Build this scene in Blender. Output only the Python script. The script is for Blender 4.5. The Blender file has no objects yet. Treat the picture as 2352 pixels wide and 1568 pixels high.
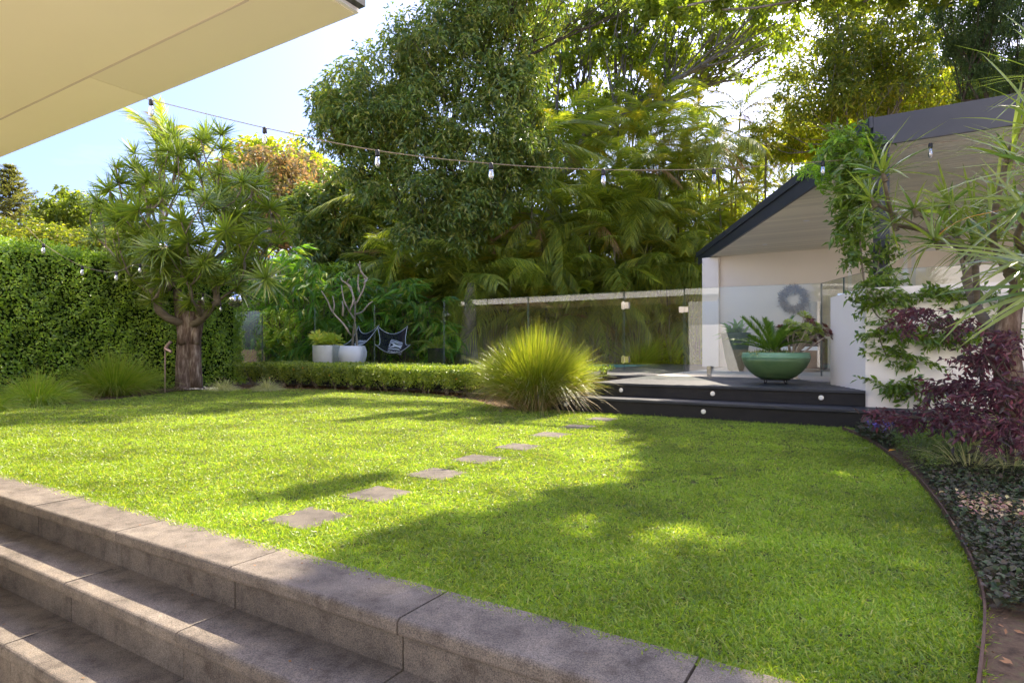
import bpy, math, random
import numpy as np
from math import radians, sin, cos, pi
from mathutils import Vector, Matrix

rng = np.random.default_rng(7)
random.seed(7)
sc = bpy.context.scene
col = sc.collection
H = 0.75            # eye height above the lawn (m); the plan below is written in multiples of it
FX, CX, HY = 1390.0, 1176.0, 800.0
TH = radians(31.5)
CU = np.array([cos(TH), -sin(TH), 0.0])   # along the steps
CV = np.array([sin(TH), cos(TH), 0.0])    # away from the steps, towards the pool

# ---------------------------------------------------------------- camera, sky, sun
cam = bpy.data.cameras.new('camera'); camo = bpy.data.objects.new('camera', cam); col.objects.link(camo)
cam.lens = 36 * FX / 2352; cam.sensor_width = 36; cam.shift_y = 16 / 2352
cam.clip_start = 0.02; cam.clip_end = 3000
camo.location = (0, 0, H); camo.rotation_euler = (pi / 2, 0, 0)
sc.camera = camo

SUN_AZ, SUN_EL = radians(37.0), radians(48.5)     # azimuth measured from +Y towards +X
world = bpy.data.worlds.new('World'); sc.world = world; world.use_nodes = True
nt = world.node_tree; nt.nodes.clear()
sky = nt.nodes.new('ShaderNodeTexSky'); sky.sky_type = 'NISHITA'; sky.sun_disc = False
sky.sun_elevation = SUN_EL; sky.sun_rotation = SUN_AZ; sky.air_density = 1.0; sky.dust_density = 4.0; sky.ozone_density = 3.0
tc = nt.nodes.new('ShaderNodeTexCoord'); mp = nt.nodes.new('ShaderNodeMapping'); mp.inputs['Scale'].default_value = (1.2, 1.2, 4.0)
nz = nt.nodes.new('ShaderNodeTexNoise'); nz.inputs['Scale'].default_value = 2.3; nz.inputs['Detail'].default_value = 7; nz.inputs['Roughness'].default_value = 0.55
cr = nt.nodes.new('ShaderNodeValToRGB'); cr.color_ramp.elements[0].position = 0.64; cr.color_ramp.elements[1].position = 0.85
cr.color_ramp.elements[0].color = (0, 0, 0, 1); cr.color_ramp.elements[1].color = (0.35, 0.35, 0.35, 1)
mx = nt.nodes.new('ShaderNodeMixRGB'); mx.inputs[2].default_value = (4.5, 4.7, 5.0, 1)
bg = nt.nodes.new('ShaderNodeBackground'); bg.inputs['Strength'].default_value = 0.07
out = nt.nodes.new('ShaderNodeOutputWorld')
L = nt.links.new
L(tc.outputs['Generated'], mp.inputs[0]); L(mp.outputs[0], nz.inputs['Vector']); L(nz.outputs['Fac'], cr.inputs[0])
L(cr.outputs[0], mx.inputs[0]); L(sky.outputs[0], mx.inputs[1]); wb = nt.nodes.new('ShaderNodeMixRGB'); wb.blend_type = 'MULTIPLY'; wb.inputs[0].default_value = 1; wb.inputs[2].default_value = (0.725, 0.75, 0.97, 1)
L(mx.outputs[0], wb.inputs[1]); L(wb.outputs[0], bg.inputs[0]); L(bg.outputs[0], out.inputs[0])

sun = bpy.data.lights.new('sun', 'SUN'); suno = bpy.data.objects.new('sun', sun); col.objects.link(suno)
sun.energy = 2.15; sun.angle = radians(0.53); sun.color = (1.0, 0.88, 0.70)
sd = Vector((sin(SUN_AZ) * cos(SUN_EL), cos(SUN_AZ) * cos(SUN_EL), sin(SUN_EL)))
suno.rotation_euler = sd.to_track_quat('Z', 'Y').to_euler(); suno.location = (0, 0, 40)

sc.view_settings.view_transform = 'Standard'; sc.view_settings.look = 'None'
sc.view_settings.exposure = 2.72; sc.view_settings.gamma = 1.0; sc.view_settings.use_curve_mapping = False
sc.cycles.max_bounces = 10; sc.cycles.transparent_max_bounces = 16
sc.cycles.diffuse_bounces = 5; sc.cycles.transmission_bounces = 6
sc.cycles.use_denoising = True

# ---------------------------------------------------------------- plan helpers
def W(px, py, Y):                     # a point of the place, from its bearing and its depth
    return np.array([(px - CX) / FX * Y, Y, 1 + (HY - py) / FX * Y]) * H
def G(px, py, z=0.0):                 # the point at height z on that bearing
    return W(px, py, (1 - z) * FX / (py - HY))
def UV(u, v, z=0.0):
    p = CU * u + CV * v; p[2] = z
    return p * H
def toUV(p):
    p = np.asarray(p) / H
    return float(p[:3] @ CU), float(p[:3] @ CV)

# ---------------------------------------------------------------- materials
MATS = {}
def newmat(name):
    m = bpy.data.materials.new(name); m.use_nodes = True; m.node_tree.nodes.clear(); MATS[name] = m
    return m, m.node_tree, m.node_tree.nodes, m.node_tree.links.new
def ramp(N, cols, pos=None):
    r = N.new('ShaderNodeValToRGB'); e = r.color_ramp.elements
    while len(e) < len(cols): e.new(0.5)
    for i, c in enumerate(cols):
        e[i].position = pos[i] if pos else i / (len(cols) - 1); e[i].color = (*c, 1)
    return r
def leafmat(name, cols, trans=0.4, rough=0.42, spec=0.5, tint=(1.25, 1.35, 0.45), inst=False, nscale=0.8, gain=1.4, warm=(1.1, 1.0, 0.85)):
    m, t, N, K = newmat(name)
    g = N.new('ShaderNodeNewGeometry'); r = ramp(N, cols)
    src = g.outputs['Random Per Island']
    if inst:
        oi = N.new('ShaderNodeObjectInfo'); a = N.new('ShaderNodeMath'); a.operation = 'ADD'
        K(src, a.inputs[0]); K(oi.outputs['Random'], a.inputs[1]); f = N.new('ShaderNodeMath'); f.operation = 'FRACT'; K(a.outputs[0], f.inputs[0]); src = f.outputs[0]
    K(src, r.inputs[0])
    n = N.new('ShaderNodeTexNoise'); n.inputs['Scale'].default_value = nscale; n.inputs['Detail'].default_value = 3
    K(g.outputs['Position'], n.inputs['Vector'])
    hs = N.new('ShaderNodeHueSaturation'); mr = N.new('ShaderNodeMapRange'); mr.inputs[1].default_value = 0.3; mr.inputs[2].default_value = 0.7
    mr.inputs[3].default_value = (0.62 if inst else 0.8) * gain; mr.inputs[4].default_value = (1.5 if inst else 1.35) * gain; n.inputs['Roughness'].default_value = .65; n.inputs['Detail'].default_value = 6
    K(n.outputs['Fac'], mr.inputs[0]); K(mr.outputs[0], hs.inputs['Value']); K(r.outputs[0], hs.inputs['Color'])
    p = N.new('ShaderNodeBsdfPrincipled'); p.inputs['Roughness'].default_value = rough; p.inputs['Specular IOR Level'].default_value = spec
    K(hs.outputs[0], p.inputs['Base Color'])
    wm = N.new('ShaderNodeMixRGB'); wm.blend_type = 'MULTIPLY'; wm.inputs[0].default_value = 1; wm.inputs[2].default_value = (*warm, 1); K(hs.outputs[0], wm.inputs[1]); hs = wm
    K(hs.outputs[0], p.inputs['Base Color'])
    tr = N.new('ShaderNodeBsdfTranslucent'); mu = N.new('ShaderNodeMixRGB'); mu.blend_type = 'MULTIPLY'; mu.inputs[0].default_value = 1
    mu.inputs[2].default_value = (*[x * 1.5 for x in tint], 1); K(hs.outputs[0], mu.inputs[1]); K(mu.outputs[0], tr.inputs[0])
    mi = N.new('ShaderNodeMixShader'); mi.inputs[0].default_value = trans; K(p.outputs[0], mi.inputs[1]); K(tr.outputs[0], mi.inputs[2])
    o = N.new('ShaderNodeOutputMaterial'); K(mi.outputs[0], o.inputs[0])
    return m
def solid(name, c1, c2=None, rough=0.6, spec=0.5, scale=6.0, bump=0.0, bscale=40.0, metal=0.0, detail=6, c3=None, stretch=(1, 1, 1)):
    m, t, N, K = newmat(name)
    p = N.new('ShaderNodeBsdfPrincipled'); p.inputs['Roughness'].default_value = rough; p.inputs['Specular IOR Level'].default_value = spec
    p.inputs['Metallic'].default_value = metal
    g = N.new('ShaderNodeNewGeometry'); tcn = N.new('ShaderNodeTexCoord'); mpn = N.new('ShaderNodeMapping'); mpn.inputs['Scale'].default_value = stretch
    K(g.outputs['Position'], mpn.inputs[0])
    if c2 is None: p.inputs['Base Color'].default_value = (*c1, 1)
    else:
        n = N.new('ShaderNodeTexNoise'); n.inputs['Scale'].default_value = scale; n.inputs['Detail'].default_value = detail; n.inputs['Roughness'].default_value = 0.65
        K(mpn.outputs[0], n.inputs['Vector'])
        r = ramp(N, [c1, c2] if c3 is None else [c1, c2, c3], [0.35, 0.65] if c3 is None else [0.3, 0.5, 0.7])
        K(n.outputs['Fac'], r.inputs[0])
        hv = N.new('ShaderNodeHueSaturation'); oi = N.new('ShaderNodeObjectInfo'); mr = N.new('ShaderNodeMapRange'); mr.inputs[3].default_value = 0.9; mr.inputs[4].default_value = 1.1
        K(oi.outputs['Random'], mr.inputs[0]); K(mr.outputs[0], hv.inputs['Value']); K(r.outputs[0], hv.inputs['Color'])
        K(hv.outputs[0], p.inputs['Base Color'])
    if bump:
        nb = N.new('ShaderNodeTexNoise'); nb.inputs['Scale'].default_value = bscale; nb.inputs['Detail'].default_value = 5; nb.inputs['Roughness'].default_value = 0.7
        K(mpn.outputs[0], nb.inputs['Vector'])
        b = N.new('ShaderNodeBump'); b.inputs['Strength'].default_value = bump; b.inputs['Distance'].default_value = 0.01
        K(nb.outputs['Fac'], b.inputs['Height']); K(b.outputs[0], p.inputs['Normal'])
    o = N.new('ShaderNodeOutputMaterial'); K(p.outputs[0], o.inputs[0])
    return m
def stonemat(name, g1=1.0):
    m, t, N, K = newmat(name)
    g = N.new('ShaderNodeNewGeometry'); p = N.new('ShaderNodeBsdfPrincipled'); p.inputs['Roughness'].default_value = 0.8; p.inputs['Specular IOR Level'].default_value = 0.35
    n1 = N.new('ShaderNodeTexNoise'); n1.inputs['Scale'].default_value = 2.6; n1.inputs['Detail'].default_value = 8; n1.inputs['Roughness'].default_value = 0.6
    n2 = N.new('ShaderNodeTexNoise'); n2.inputs['Scale'].default_value = 260; n2.inputs['Detail'].default_value = 3; n2.inputs['Roughness'].default_value = 0.8
    n3 = N.new('ShaderNodeTexNoise'); n3.inputs['Scale'].default_value = 9; n3.inputs['Detail'].default_value = 10; n3.inputs['Roughness'].default_value = 0.75
    for n in (n1, n2, n3): K(g.outputs['Position'], n.inputs['Vector'])
    r1 = ramp(N, [(0.20 * g1, 0.17 * g1, 0.138 * g1), (0.295 * g1, 0.25 * g1, 0.2 * g1), (0.38 * g1, 0.33 * g1, 0.265 * g1)], [0.3, 0.5, 0.72]); K(n1.outputs['Fac'], r1.inputs[0])
    r2 = ramp(N, [(0.42, 0.42, 0.42), (0.95, 0.95, 0.95), (1.55, 1.5, 1.45)], [0.36, 0.5, 0.66]); K(n2.outputs['Fac'], r2.inputs[0])
    r3 = ramp(N, [(0.50, 0.47, 0.45), (1.0, 1.0, 1.0), (1.25, 1.2, 1.12)], [0.33, 0.52, 0.70]); K(n3.outputs['Fac'], r3.inputs[0])
    a = N.new('ShaderNodeMixRGB'); a.blend_type = 'MULTIPLY'; a.inputs[0].default_value = 1; K(r1.outputs[0], a.inputs[1]); K(r2.outputs[0], a.inputs[2])
    b = N.new('ShaderNodeMixRGB'); b.blend_type = 'MULTIPLY'; b.inputs[0].default_value = 1; K(a.outputs[0], b.inputs[1]); K(r3.outputs[0], b.inputs[2])
    oi = N.new('ShaderNodeObjectInfo'); hv = N.new('ShaderNodeHueSaturation'); mr = N.new('ShaderNodeMapRange'); mr.inputs[3].default_value = 0.92; mr.inputs[4].default_value = 1.07
    K(oi.outputs['Random'], mr.inputs[0]); K(mr.outputs[0], hv.inputs['Value']); K(b.outputs[0], hv.inputs['Color']); K(hv.outputs[0], p.inputs['Base Color'])
    bp = N.new('ShaderNodeBump'); bp.inputs['Strength'].default_value = 0.55; bp.inputs['Distance'].default_value = 0.002; K(n2.outputs['Fac'], bp.inputs['Height'])
    bq = N.new('ShaderNodeBump'); bq.inputs['Strength'].default_value = 0.3; bq.inputs['Distance'].default_value = 0.01; K(n3.outputs['Fac'], bq.inputs['Height']); K(bp.outputs[0], bq.inputs['Normal'])
    K(bq.outputs[0], p.inputs['Normal'])
    o = N.new('ShaderNodeOutputMaterial'); K(p.outputs[0], o.inputs[0]); return m
def glassmat(name, tint=(0.90, 0.95, 0.92), boost=2.4, edge=False):
    m, t, N, K = newmat(name)
    tr = N.new('ShaderNodeBsdfTransparent'); tr.inputs[0].default_value = (*tint, 1)
    gl = N.new('ShaderNodeBsdfGlossy'); gl.inputs['Roughness'].default_value = 0.0; gl.inputs['Color'].default_value = (1, 1, 1, 1)
    fr = N.new('ShaderNodeFresnel'); fr.inputs[0].default_value = 1.5; mu = N.new('ShaderNodeMath'); mu.operation = 'MULTIPLY'; mu.use_clamp = True; mu.inputs[1].default_value = boost
    K(fr.outputs[0], mu.inputs[0]); mi = N.new('ShaderNodeMixShader'); K(mu.outputs[0], mi.inputs[0]); K(tr.outputs[0], mi.inputs[1]); K(gl.outputs[0], mi.inputs[2])
    o = N.new('ShaderNodeOutputMaterial'); K(mi.outputs[0], o.inputs[0]); return m

leafmat('lawn', [(0.10, 0.18, 0.024), (0.16, 0.25, 0.03), (0.235, 0.31, 0.04), (0.075, 0.14, 0.02), (0.20, 0.27, 0.035), (0.33, 0.32, 0.14)], trans=0.48, rough=0.36, spec=0.6, warm=(.92, .95, .76), inst=True, nscale=1.3, tint=(1.25, 1.15, 0.35))
leafmat('hedge_leaf', [(0.045, 0.085, 0.012), (0.085, 0.14, 0.018), (0.16, 0.22, 0.025), (0.06, 0.11, 0.016)], trans=0.30, rough=0.3, spec=0.7, gain=2.4)
leafmat('low_hedge_leaf', [(0.07, 0.12, 0.018), (0.13, 0.19, 0.028), (0.24, 0.28, 0.05), (0.08, 0.14, 0.02)], trans=0.34, rough=0.3, spec=0.7)
leafmat('dark_tree_leaf', gain=1.5, warm=(1.02, 1, .85), cols=[(0.05, 0.085, 0.02), (0.075, 0.12, 0.026), (0.12, 0.165, 0.034), (0.19, 0.19, 0.04), (0.04, 0.07, 0.018)], trans=0.30, rough=0.35, spec=0.6)
leafmat('plane_leaf', [(0.07, 0.105, 0.018), (0.11, 0.15, 0.022), (0.17, 0.20, 0.03)], trans=0.48, rough=0.5, spec=0.4)
leafmat('oak_leaf', [(0.06, 0.09, 0.014), (0.11, 0.14, 0.018), (0.18, 0.17, 0.025)], trans=0.5, rough=0.45, spec=0.5)
leafmat('yellow_leaf', [(0.11, 0.17, 0.016), (0.2, 0.24, 0.02), (0.27, 0.26, 0.03)], trans=0.55, rough=0.5)
leafmat('conifer_leaf', [(0.03, 0.06, 0.022), (0.045, 0.085, 0.03), (0.07, 0.11, 0.035)], trans=0.18, rough=0.5, spec=0.4)
leafmat('pine_leaf', [(0.08, 0.10, 0.04), (0.12, 0.13, 0.05), (0.18, 0.18, 0.07)], trans=0.25, rough=0.5)
leafmat('orange_leaf', [(0.09, 0.10, 0.035), (0.13, 0.11, 0.05), (0.34, 0.22, 0.10), (0.10, 0.10, 0.04), (0.17, 0.17, 0.05)], trans=0.35, warm=(1, 1, 1), rough=0.5, tint=(1.2, 1.0, 0.6))
leafmat('palm_leaf', gain=1.9, warm=(1.12, .96, .85), cols=[(0.075, 0.115, 0.024), (0.12, 0.165, 0.03), (0.20, 0.22, 0.036), (0.10, 0.14, 0.026), (0.055, 0.095, 0.02)], trans=0.42, rough=0.32, spec=0.6)
leafmat('palm_leaf_gold', gain=1.3, cols=[(0.16, 0.16, 0.02), (0.26, 0.22, 0.03), (0.12, 0.16, 0.02)], trans=0.5, rough=0.4)
leafmat('palm_leaf_dead', [(0.20, 0.14, 0.07), (0.28, 0.20, 0.10), (0.14, 0.10, 0.05)], trans=0.25, rough=0.6, tint=(1.2, 1.0, 0.6))
leafmat('bamboo_leaf', [(0.05, 0.13, 0.018), (0.08, 0.19, 0.022), (0.14, 0.25, 0.03), (0.045, 0.12, 0.02), (0.24, 0.27, 0.05)], trans=0.38, rough=0.35, spec=0.5)
leafmat('dracaena_leaf', [(0.07, 0.115, 0.022), (0.11, 0.16, 0.028), (0.17, 0.21, 0.035)], trans=0.34, rough=0.24, spec=0.8)
leafmat('dracaena_near', [(0.05, 0.10, 0.03), (0.10, 0.16, 0.035), (0.16, 0.20, 0.05), (0.07, 0.12, 0.05)], trans=0.40, rough=0.26, spec=0.9, nscale=4)
leafmat('lomandra_leaf', [(0.09, 0.13, 0.016), (0.14, 0.17, 0.02), (0.20, 0.21, 0.035), (0.07, 0.11, 0.014)], trans=0.40, rough=0.33, spec=0.7)
leafmat('dry_blade', [(0.34, 0.28, 0.14), (0.24, 0.19, 0.09), (0.42, 0.36, 0.2)], trans=0.3, rough=0.5, tint=(1.1, 1.0, 0.7))
leafmat('tussock_leaf', [(0.09, 0.16, 0.016), (0.15, 0.22, 0.025), (0.24, 0.26, 0.06)], trans=0.4, rough=0.4, spec=0.5)
leafmat('silver_blade', [(0.24, 0.28, 0.13), (0.36, 0.38, 0.22), (0.14, 0.18, 0.07), (0.46, 0.46, 0.32)], trans=0.35, rough=0.45, tint=(1.1, 1.1, 0.7))
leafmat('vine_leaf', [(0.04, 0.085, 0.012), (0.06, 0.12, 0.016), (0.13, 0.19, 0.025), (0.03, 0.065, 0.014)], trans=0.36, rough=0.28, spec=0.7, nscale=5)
leafmat('vine_lit_leaf', [(0.10, 0.20, 0.022), (0.17, 0.28, 0.03), (0.07, 0.15, 0.02)], trans=0.45, rough=0.35, nscale=4)  # brighter copy of the vine leaf, sunlight put into its colour
leafmat('purple_leaf', [(0.09, 0.035, 0.045), (0.14, 0.052, 0.062), (0.055, 0.027, 0.034), (0.21, 0.07, 0.08), (0.05, 0.055, 0.04)], gain=1.05, warm=(.95, .95, 1.05), trans=0.28, rough=0.4, tint=(1.4, 0.6, 0.7), nscale=5)
leafmat('ajuga_leaf', [(0.034, 0.028, 0.024), (0.035, 0.062, 0.02), (0.055, 0.042, 0.038), (0.028, 0.055, 0.018)], trans=0.15, rough=0.5, spec=0.3, tint=(1, 1, 1), nscale=6)
leafmat('variegated_leaf', [(0.38, 0.26, 0.24), (0.36, 0.36, 0.16), (0.32, 0.15, 0.18), (0.16, 0.18, 0.08)], trans=0.3, rough=0.45, tint=(1, 1, .8), nscale=6)
leafmat('mat_leaf', [(0.05, 0.09, 0.02), (0.08, 0.13, 0.03), (0.12, 0.16, 0.045)], trans=0.3, rough=0.4, nscale=6)
leafmat('flower_violet', [(0.14, 0.11, 0.42), (0.22, 0.17, 0.55)], trans=0.3, rough=0.5, tint=(1, 1, 1))
leafmat('lily_leaf', [(0.16, 0.26, 0.04), (0.24, 0.33, 0.06)], trans=0.4, rough=0.3)
leafmat('cycad_leaf', [(0.035, 0.085, 0.012), (0.055, 0.12, 0.016), (0.09, 0.15, 0.02)], trans=0.3, rough=0.25, spec=0.8)
leafmat('aeonium_green', [(0.18, 0.25, 0.06), (0.24, 0.32, 0.08), (0.14, 0.18, 0.05)], trans=0.25, rough=0.3)
leafmat('aeonium_dark', [(0.075, 0.022, 0.026), (0.11, 0.035, 0.035), (0.10, 0.07, 0.03)], trans=0.2, rough=0.28, tint=(1.3, .7, .7))
leafmat('succulent_leaf', [(0.26, 0.33, 0.08), (0.36, 0.42, 0.12), (0.45, 0.42, 0.10)], trans=0.3, rough=0.4)
leafmat('pot_leaf', [(0.10, 0.19, 0.07), (0.15, 0.25, 0.10)], trans=0.3, rough=0.4)
leafmat('mulch', [(0.09, 0.05, 0.03), (0.15, 0.085, 0.05), (0.22, 0.13, 0.075), (0.06, 0.04, 0.025)], trans=0.0, rough=0.9, spec=0.2, nscale=6)
leafmat('wreath_twig', [(0.20, 0.165, 0.13), (0.30, 0.26, 0.21), (0.13, 0.11, 0.09)], trans=0.0, rough=0.8)
leafmat('yellow_fallen', [(0.62, 0.36, 0.03), (0.7, 0.42, 0.05)], trans=0.3, rough=0.5, tint=(1, .9, .6))
leafmat('white_petal', [(0.75, 0.75, 0.72), (0.8, 0.8, 0.78)], trans=0.3, rough=0.5, tint=(.6, .6, .6))
leafmat('cone_orange', [(0.6, 0.20, 0.03), (0.65, 0.3, 0.05)], trans=0.25, rough=0.5, tint=(1, .9, .6))
stonemat('bluestone', .60); stonemat('paver_stone', 0.42)
solid('soil', (0.055, 0.036, 0.022), (0.13, 0.085, 0.052), 0.95, 0.2, 22, 1.0, 50, c3=(0.12, 0.12, 0.045))
solid('lawn_base', (0.04, 0.05, 0.014), (0.10, 0.10, 0.035), 0.95, 0.1, 30, 0.5, 80)
solid('bark', (0.05, 0.03, 0.02), (0.16, 0.11, 0.078), 0.9, 0.2, 12, 1.0, 30, c3=(0.38, 0.31, 0.24), stretch=(1.6, 1.6, 0.35))
solid('twig_bark', (0.13, 0.10, 0.065), (0.26, 0.21, 0.145), 0.85, 0.3, 14, 0.8, 60, stretch=(.4, .4, 2.5))
solid('grey_bark', (0.12, 0.10, 0.08), (0.30, 0.26, 0.21), 0.9, 0.3, 5, 0.8, 30)
solid('dark_bark', (0.05, 0.038, 0.028), (0.12, 0.095, 0.07), 0.9, 0.3, 5, 0.5, 30)
solid('palm_cane', (0.10, 0.12, 0.045), (0.22, 0.19, 0.10), 0.6, 0.4, 3, 0.5, 12, stretch=(.3, .3, 6))
solid('bamboo_cane', (0.15, 0.13, 0.07), (0.30, 0.25, 0.14), 0.6, 0.4, 5)
solid('frangipani_bark', (0.40, 0.32, 0.24), (0.55, 0.45, 0.34), 0.8, 0.3, 16, 0.4, 60)
solid('white_render', (0.87, 0.80, 0.71), (0.89, 0.83, 0.74), 0.85, 0.25, 1.4, 0.12, 220)
solid('cabana_wall_paint', (0.87, 0.79, 0.68), (0.89, 0.81, 0.70), 0.8, 0.3, 1.2, 0.05, 200)
solid('soffit_paint', (0.86, 0.77, 0.54), (0.88, 0.79, 0.56), 0.75, 0.3, 0.8, 0.04, 300)
solid('ceiling_paint', (0.78, 0.73, 0.58), (0.80, 0.75, 0.60), 0.6, 0.4, 1.5)
solid('white_paint', (0.78, 0.77, 0.75), (0.8, 0.79, 0.77), 0.5, 0.5, 2)
solid('charcoal_steel', (0.034, 0.037, 0.047), (0.044, 0.047, 0.057), 0.45, 0.5, 3)
solid('house_wall', (0.50, 0.49, 0.45), (0.54, 0.53, 0.48), 0.8, 0.3, 3)
solid('pink_trim', (0.62, 0.52, 0.40), None, 0.8, 0.3)
solid('travertine', (0.62, 0.57, 0.48), (0.70, 0.65, 0.55), 0.6, 0.4, 4)
solid('patio_stone', (0.42, 0.38, 0.31), (0.52, 0.47, 0.39), 0.8, 0.3, 5)  # unseen patio, made paler than the steps to bounce light onto the soffit
solid('gutter_dark', (0.03, 0.03, 0.032), (0.05, 0.05, 0.05), 0.5, 0.5, 3)
solid('deck_black', (0.020, 0.021, 0.025), (0.034, 0.035, 0.040), 0.50, 0.5, 5, 0.35, 120, stretch=(1, 1, 1))
solid('deck_riser', (0.015, 0.0135, 0.0125), (0.024, 0.021, 0.019), 0.65, 0.35, 5, 0.3, 160)
solid('paver_dark', (0.045, 0.045, 0.048), (0.07, 0.07, 0.072), 0.6, 0.5, 3, 0.3, 90)
solid('pale_pot', (0.80, 0.79, 0.71), (0.85, 0.84, 0.76), 0.7, 0.3, 9, 0.25, 90)
solid('blue_white_pot', (0.86, 0.88, 0.87), (0.9, 0.91, 0.9), 0.6, 0.4, 9, 0.25, 90)
solid('green_glaze', (0.085, 0.165, 0.065), (0.13, 0.215, 0.085), 0.38, 0.5, 7, 0.12, 120)
solid('green_glaze_rim', (0.14, 0.30, 0.17), (0.19, 0.36, 0.22), 0.4, 0.5, 7, 0.12, 120)
solid('green_pot', (0.05, 0.085, 0.05), (0.07, 0.11, 0.065), 0.5, 0.5, 6)
solid('dark_pot', (0.018, 0.024, 0.024), (0.03, 0.035, 0.035), 0.4, 0.5, 6)
solid('iron', (0.02, 0.018, 0.018), None, 0.5, 0.5, metal=0.6)
solid('chrome', (0.72, 0.70, 0.66), None, 0.14, 0.5, metal=1.0)
solid('brushed_steel', (0.60, 0.54, 0.46), None, 0.35, 0.5, metal=0.8)
solid('edging_steel', (0.07, 0.04, 0.026), (0.12, 0.07, 0.045), 0.75, 0.3, 8)
solid('light_ring', (0.75, 0.70, 0.6), None, 0.3, 0.5, metal=0.6)
solid('light_lens', (0.85, 0.82, 0.72), None, 0.4, 0.5)
solid('cable', (0.26, 0.20, 0.13), None, 0.6, 0.4)
solid('socket_black', (0.015, 0.014, 0.014), None, 0.5, 0.4)
solid('brick_red', (0.26, 0.115, 0.065), (0.38, 0.18, 0.10), 0.9, 0.2, 9, 0.3, 60)
solid('mortar', (0.34, 0.30, 0.25), (0.4, 0.36, 0.3), 0.95, 0.2, 9)
solid('roof_tile', (0.035, 0.038, 0.045), (0.06, 0.063, 0.07), 0.7, 0.3, 5)
solid('canvas_black', (0.012, 0.013, 0.016), (0.02, 0.021, 0.024), 0.85, 0.3, 20)
solid('piping_white', (0.7, 0.7, 0.68), None, 0.8, 0.3)
solid('wicker', (0.14, 0.10, 0.07), (0.28, 0.21, 0.15), 0.8, 0.3, 90, 0.8, 120, stretch=(1, 1, 3))
solid('lantern', (0.45, 0.40, 0.33), (0.5, 0.45, 0.37), 0.6, 0.3, 20)
solid('copper_pole', (0.42, 0.28, 0.24), None, 0.35, 0.5, metal=0.5)
solid('dark_timber', (0.03, 0.028, 0.02), (0.06, 0.05, 0.035), 0.9, 0.2, 10)
solid('timber_sleeper', (0.06, 0.05, 0.035), (0.11, 0.09, 0.06), 0.85, 0.3, 10, 0.5, 50)
solid('pool_tile', (0.10, 0.28, 0.30), (0.14, 0.34, 0.36), 0.3, 0.5, 20)
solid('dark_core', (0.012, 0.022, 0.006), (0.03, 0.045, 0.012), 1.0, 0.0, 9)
glassmat('fence_glass', (0.88, 0.935, 0.90), 2.6)
glassmat('bulb_glass', (0.95, 0.93, 0.9), 4.0)
solid('glass_edge', (0.08, 0.12, 0.10), None, 0.15, 0.8)
solid('gap_seal', (0.015, 0.02, 0.02), None, 0.4, 0.5)
m, t, N, K = newmat('pool_water')
p = N.new('ShaderNodeBsdfPrincipled'); p.inputs['Base Color'].default_value = (0.16, 0.42, 0.44, 1); p.inputs['Roughness'].default_value = 0.06
n = N.new('ShaderNodeTexNoise'); n.inputs['Scale'].default_value = 6; b = N.new('ShaderNodeBump'); b.inputs['Strength'].default_value = 0.25; b.inputs['Distance'].default_value = 0.03
g = N.new('ShaderNodeNewGeometry'); K(g.outputs['Position'], n.inputs['Vector']); K(n.outputs['Fac'], b.inputs['Height']); K(b.outputs[0], p.inputs['Normal']); o = N.new('ShaderNodeOutputMaterial'); K(p.outputs[0], o.inputs[0])
m, t, N, K = newmat('zebra_fabric')       # black swirls printed on a white cushion
p = N.new('ShaderNodeBsdfPrincipled'); p.inputs['Roughness'].default_value = 0.85
w = N.new('ShaderNodeTexWave'); w.wave_type = 'RINGS'; w.inputs['Scale'].default_value = 7; w.inputs['Distortion'].default_value = 5; w.inputs['Detail'].default_value = 0
g = N.new('ShaderNodeTexCoord'); K(g.outputs['Object'], w.inputs['Vector']); r = ramp(N, [(0.02, 0.02, 0.04), (0.75, 0.75, 0.74)], [0.46, 0.52]); K(w.outputs['Fac'], r.inputs[0]); K(r.outputs[0], p.inputs['Base Color'])
o = N.new('ShaderNodeOutputMaterial'); K(p.outputs[0], o.inputs[0])
m, t, N, K = newmat('mirror_tile')
p = N.new('ShaderNodeBsdfPrincipled'); p.inputs['Metallic'].default_value = 1; p.inputs['Roughness'].default_value = 0.05; p.inputs['Base Color'].default_value = (0.85, 0.85, 0.85, 1)
o = N.new('ShaderNodeOutputMaterial'); K(p.outputs[0], o.inputs[0])

# ---------------------------------------------------------------- mesh building
class MB:
    def __init__(s): s.v = []; s.f = []; s.n = 0
    def add(s, v, f):
        v = np.asarray(v, float).reshape(-1, 3)
        if isinstance(f, np.ndarray): s.f.append(f + s.n)
        else:
            by = {}
            for q in f: by.setdefault(len(q), []).append(q)
            for k, q in by.items(): s.f.append(np.array(q, dtype=np.int64) + s.n)
        s.v.append(v); s.n += len(v); return s
    def mesh(s, name, mat, smooth=False):
        me = bpy.data.meshes.new(name)
        V = np.concatenate(s.v) if s.v else np.zeros((0, 3))
        lens = np.concatenate([np.full(len(f), f.shape[1], dtype=np.int32) for f in s.f])
        idx = np.concatenate([f.ravel() for f in s.f]).astype(np.int32)
        me.vertices.add(len(V)); me.vertices.foreach_set('co', V.astype(np.float32).ravel())
        me.loops.add(len(idx)); me.loops.foreach_set('vertex_index', idx)
        me.polygons.add(len(lens)); st = np.zeros(len(lens), np.int32); st[1:] = np.cumsum(lens)[:-1]
        me.polygons.foreach_set('loop_start', st); me.polygons.foreach_set('loop_total', lens)
        me.polygons.foreach_set('use_smooth', np.full(len(lens), bool(smooth)))
        me.update(calc_edges=True); me.validate()
        me.materials.append(MATS[mat]); return me
    def build(s, name, mat, parent=None, smooth=False, **kw):
        return link(name, s.mesh(name, mat, smooth), parent, **kw)
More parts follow.
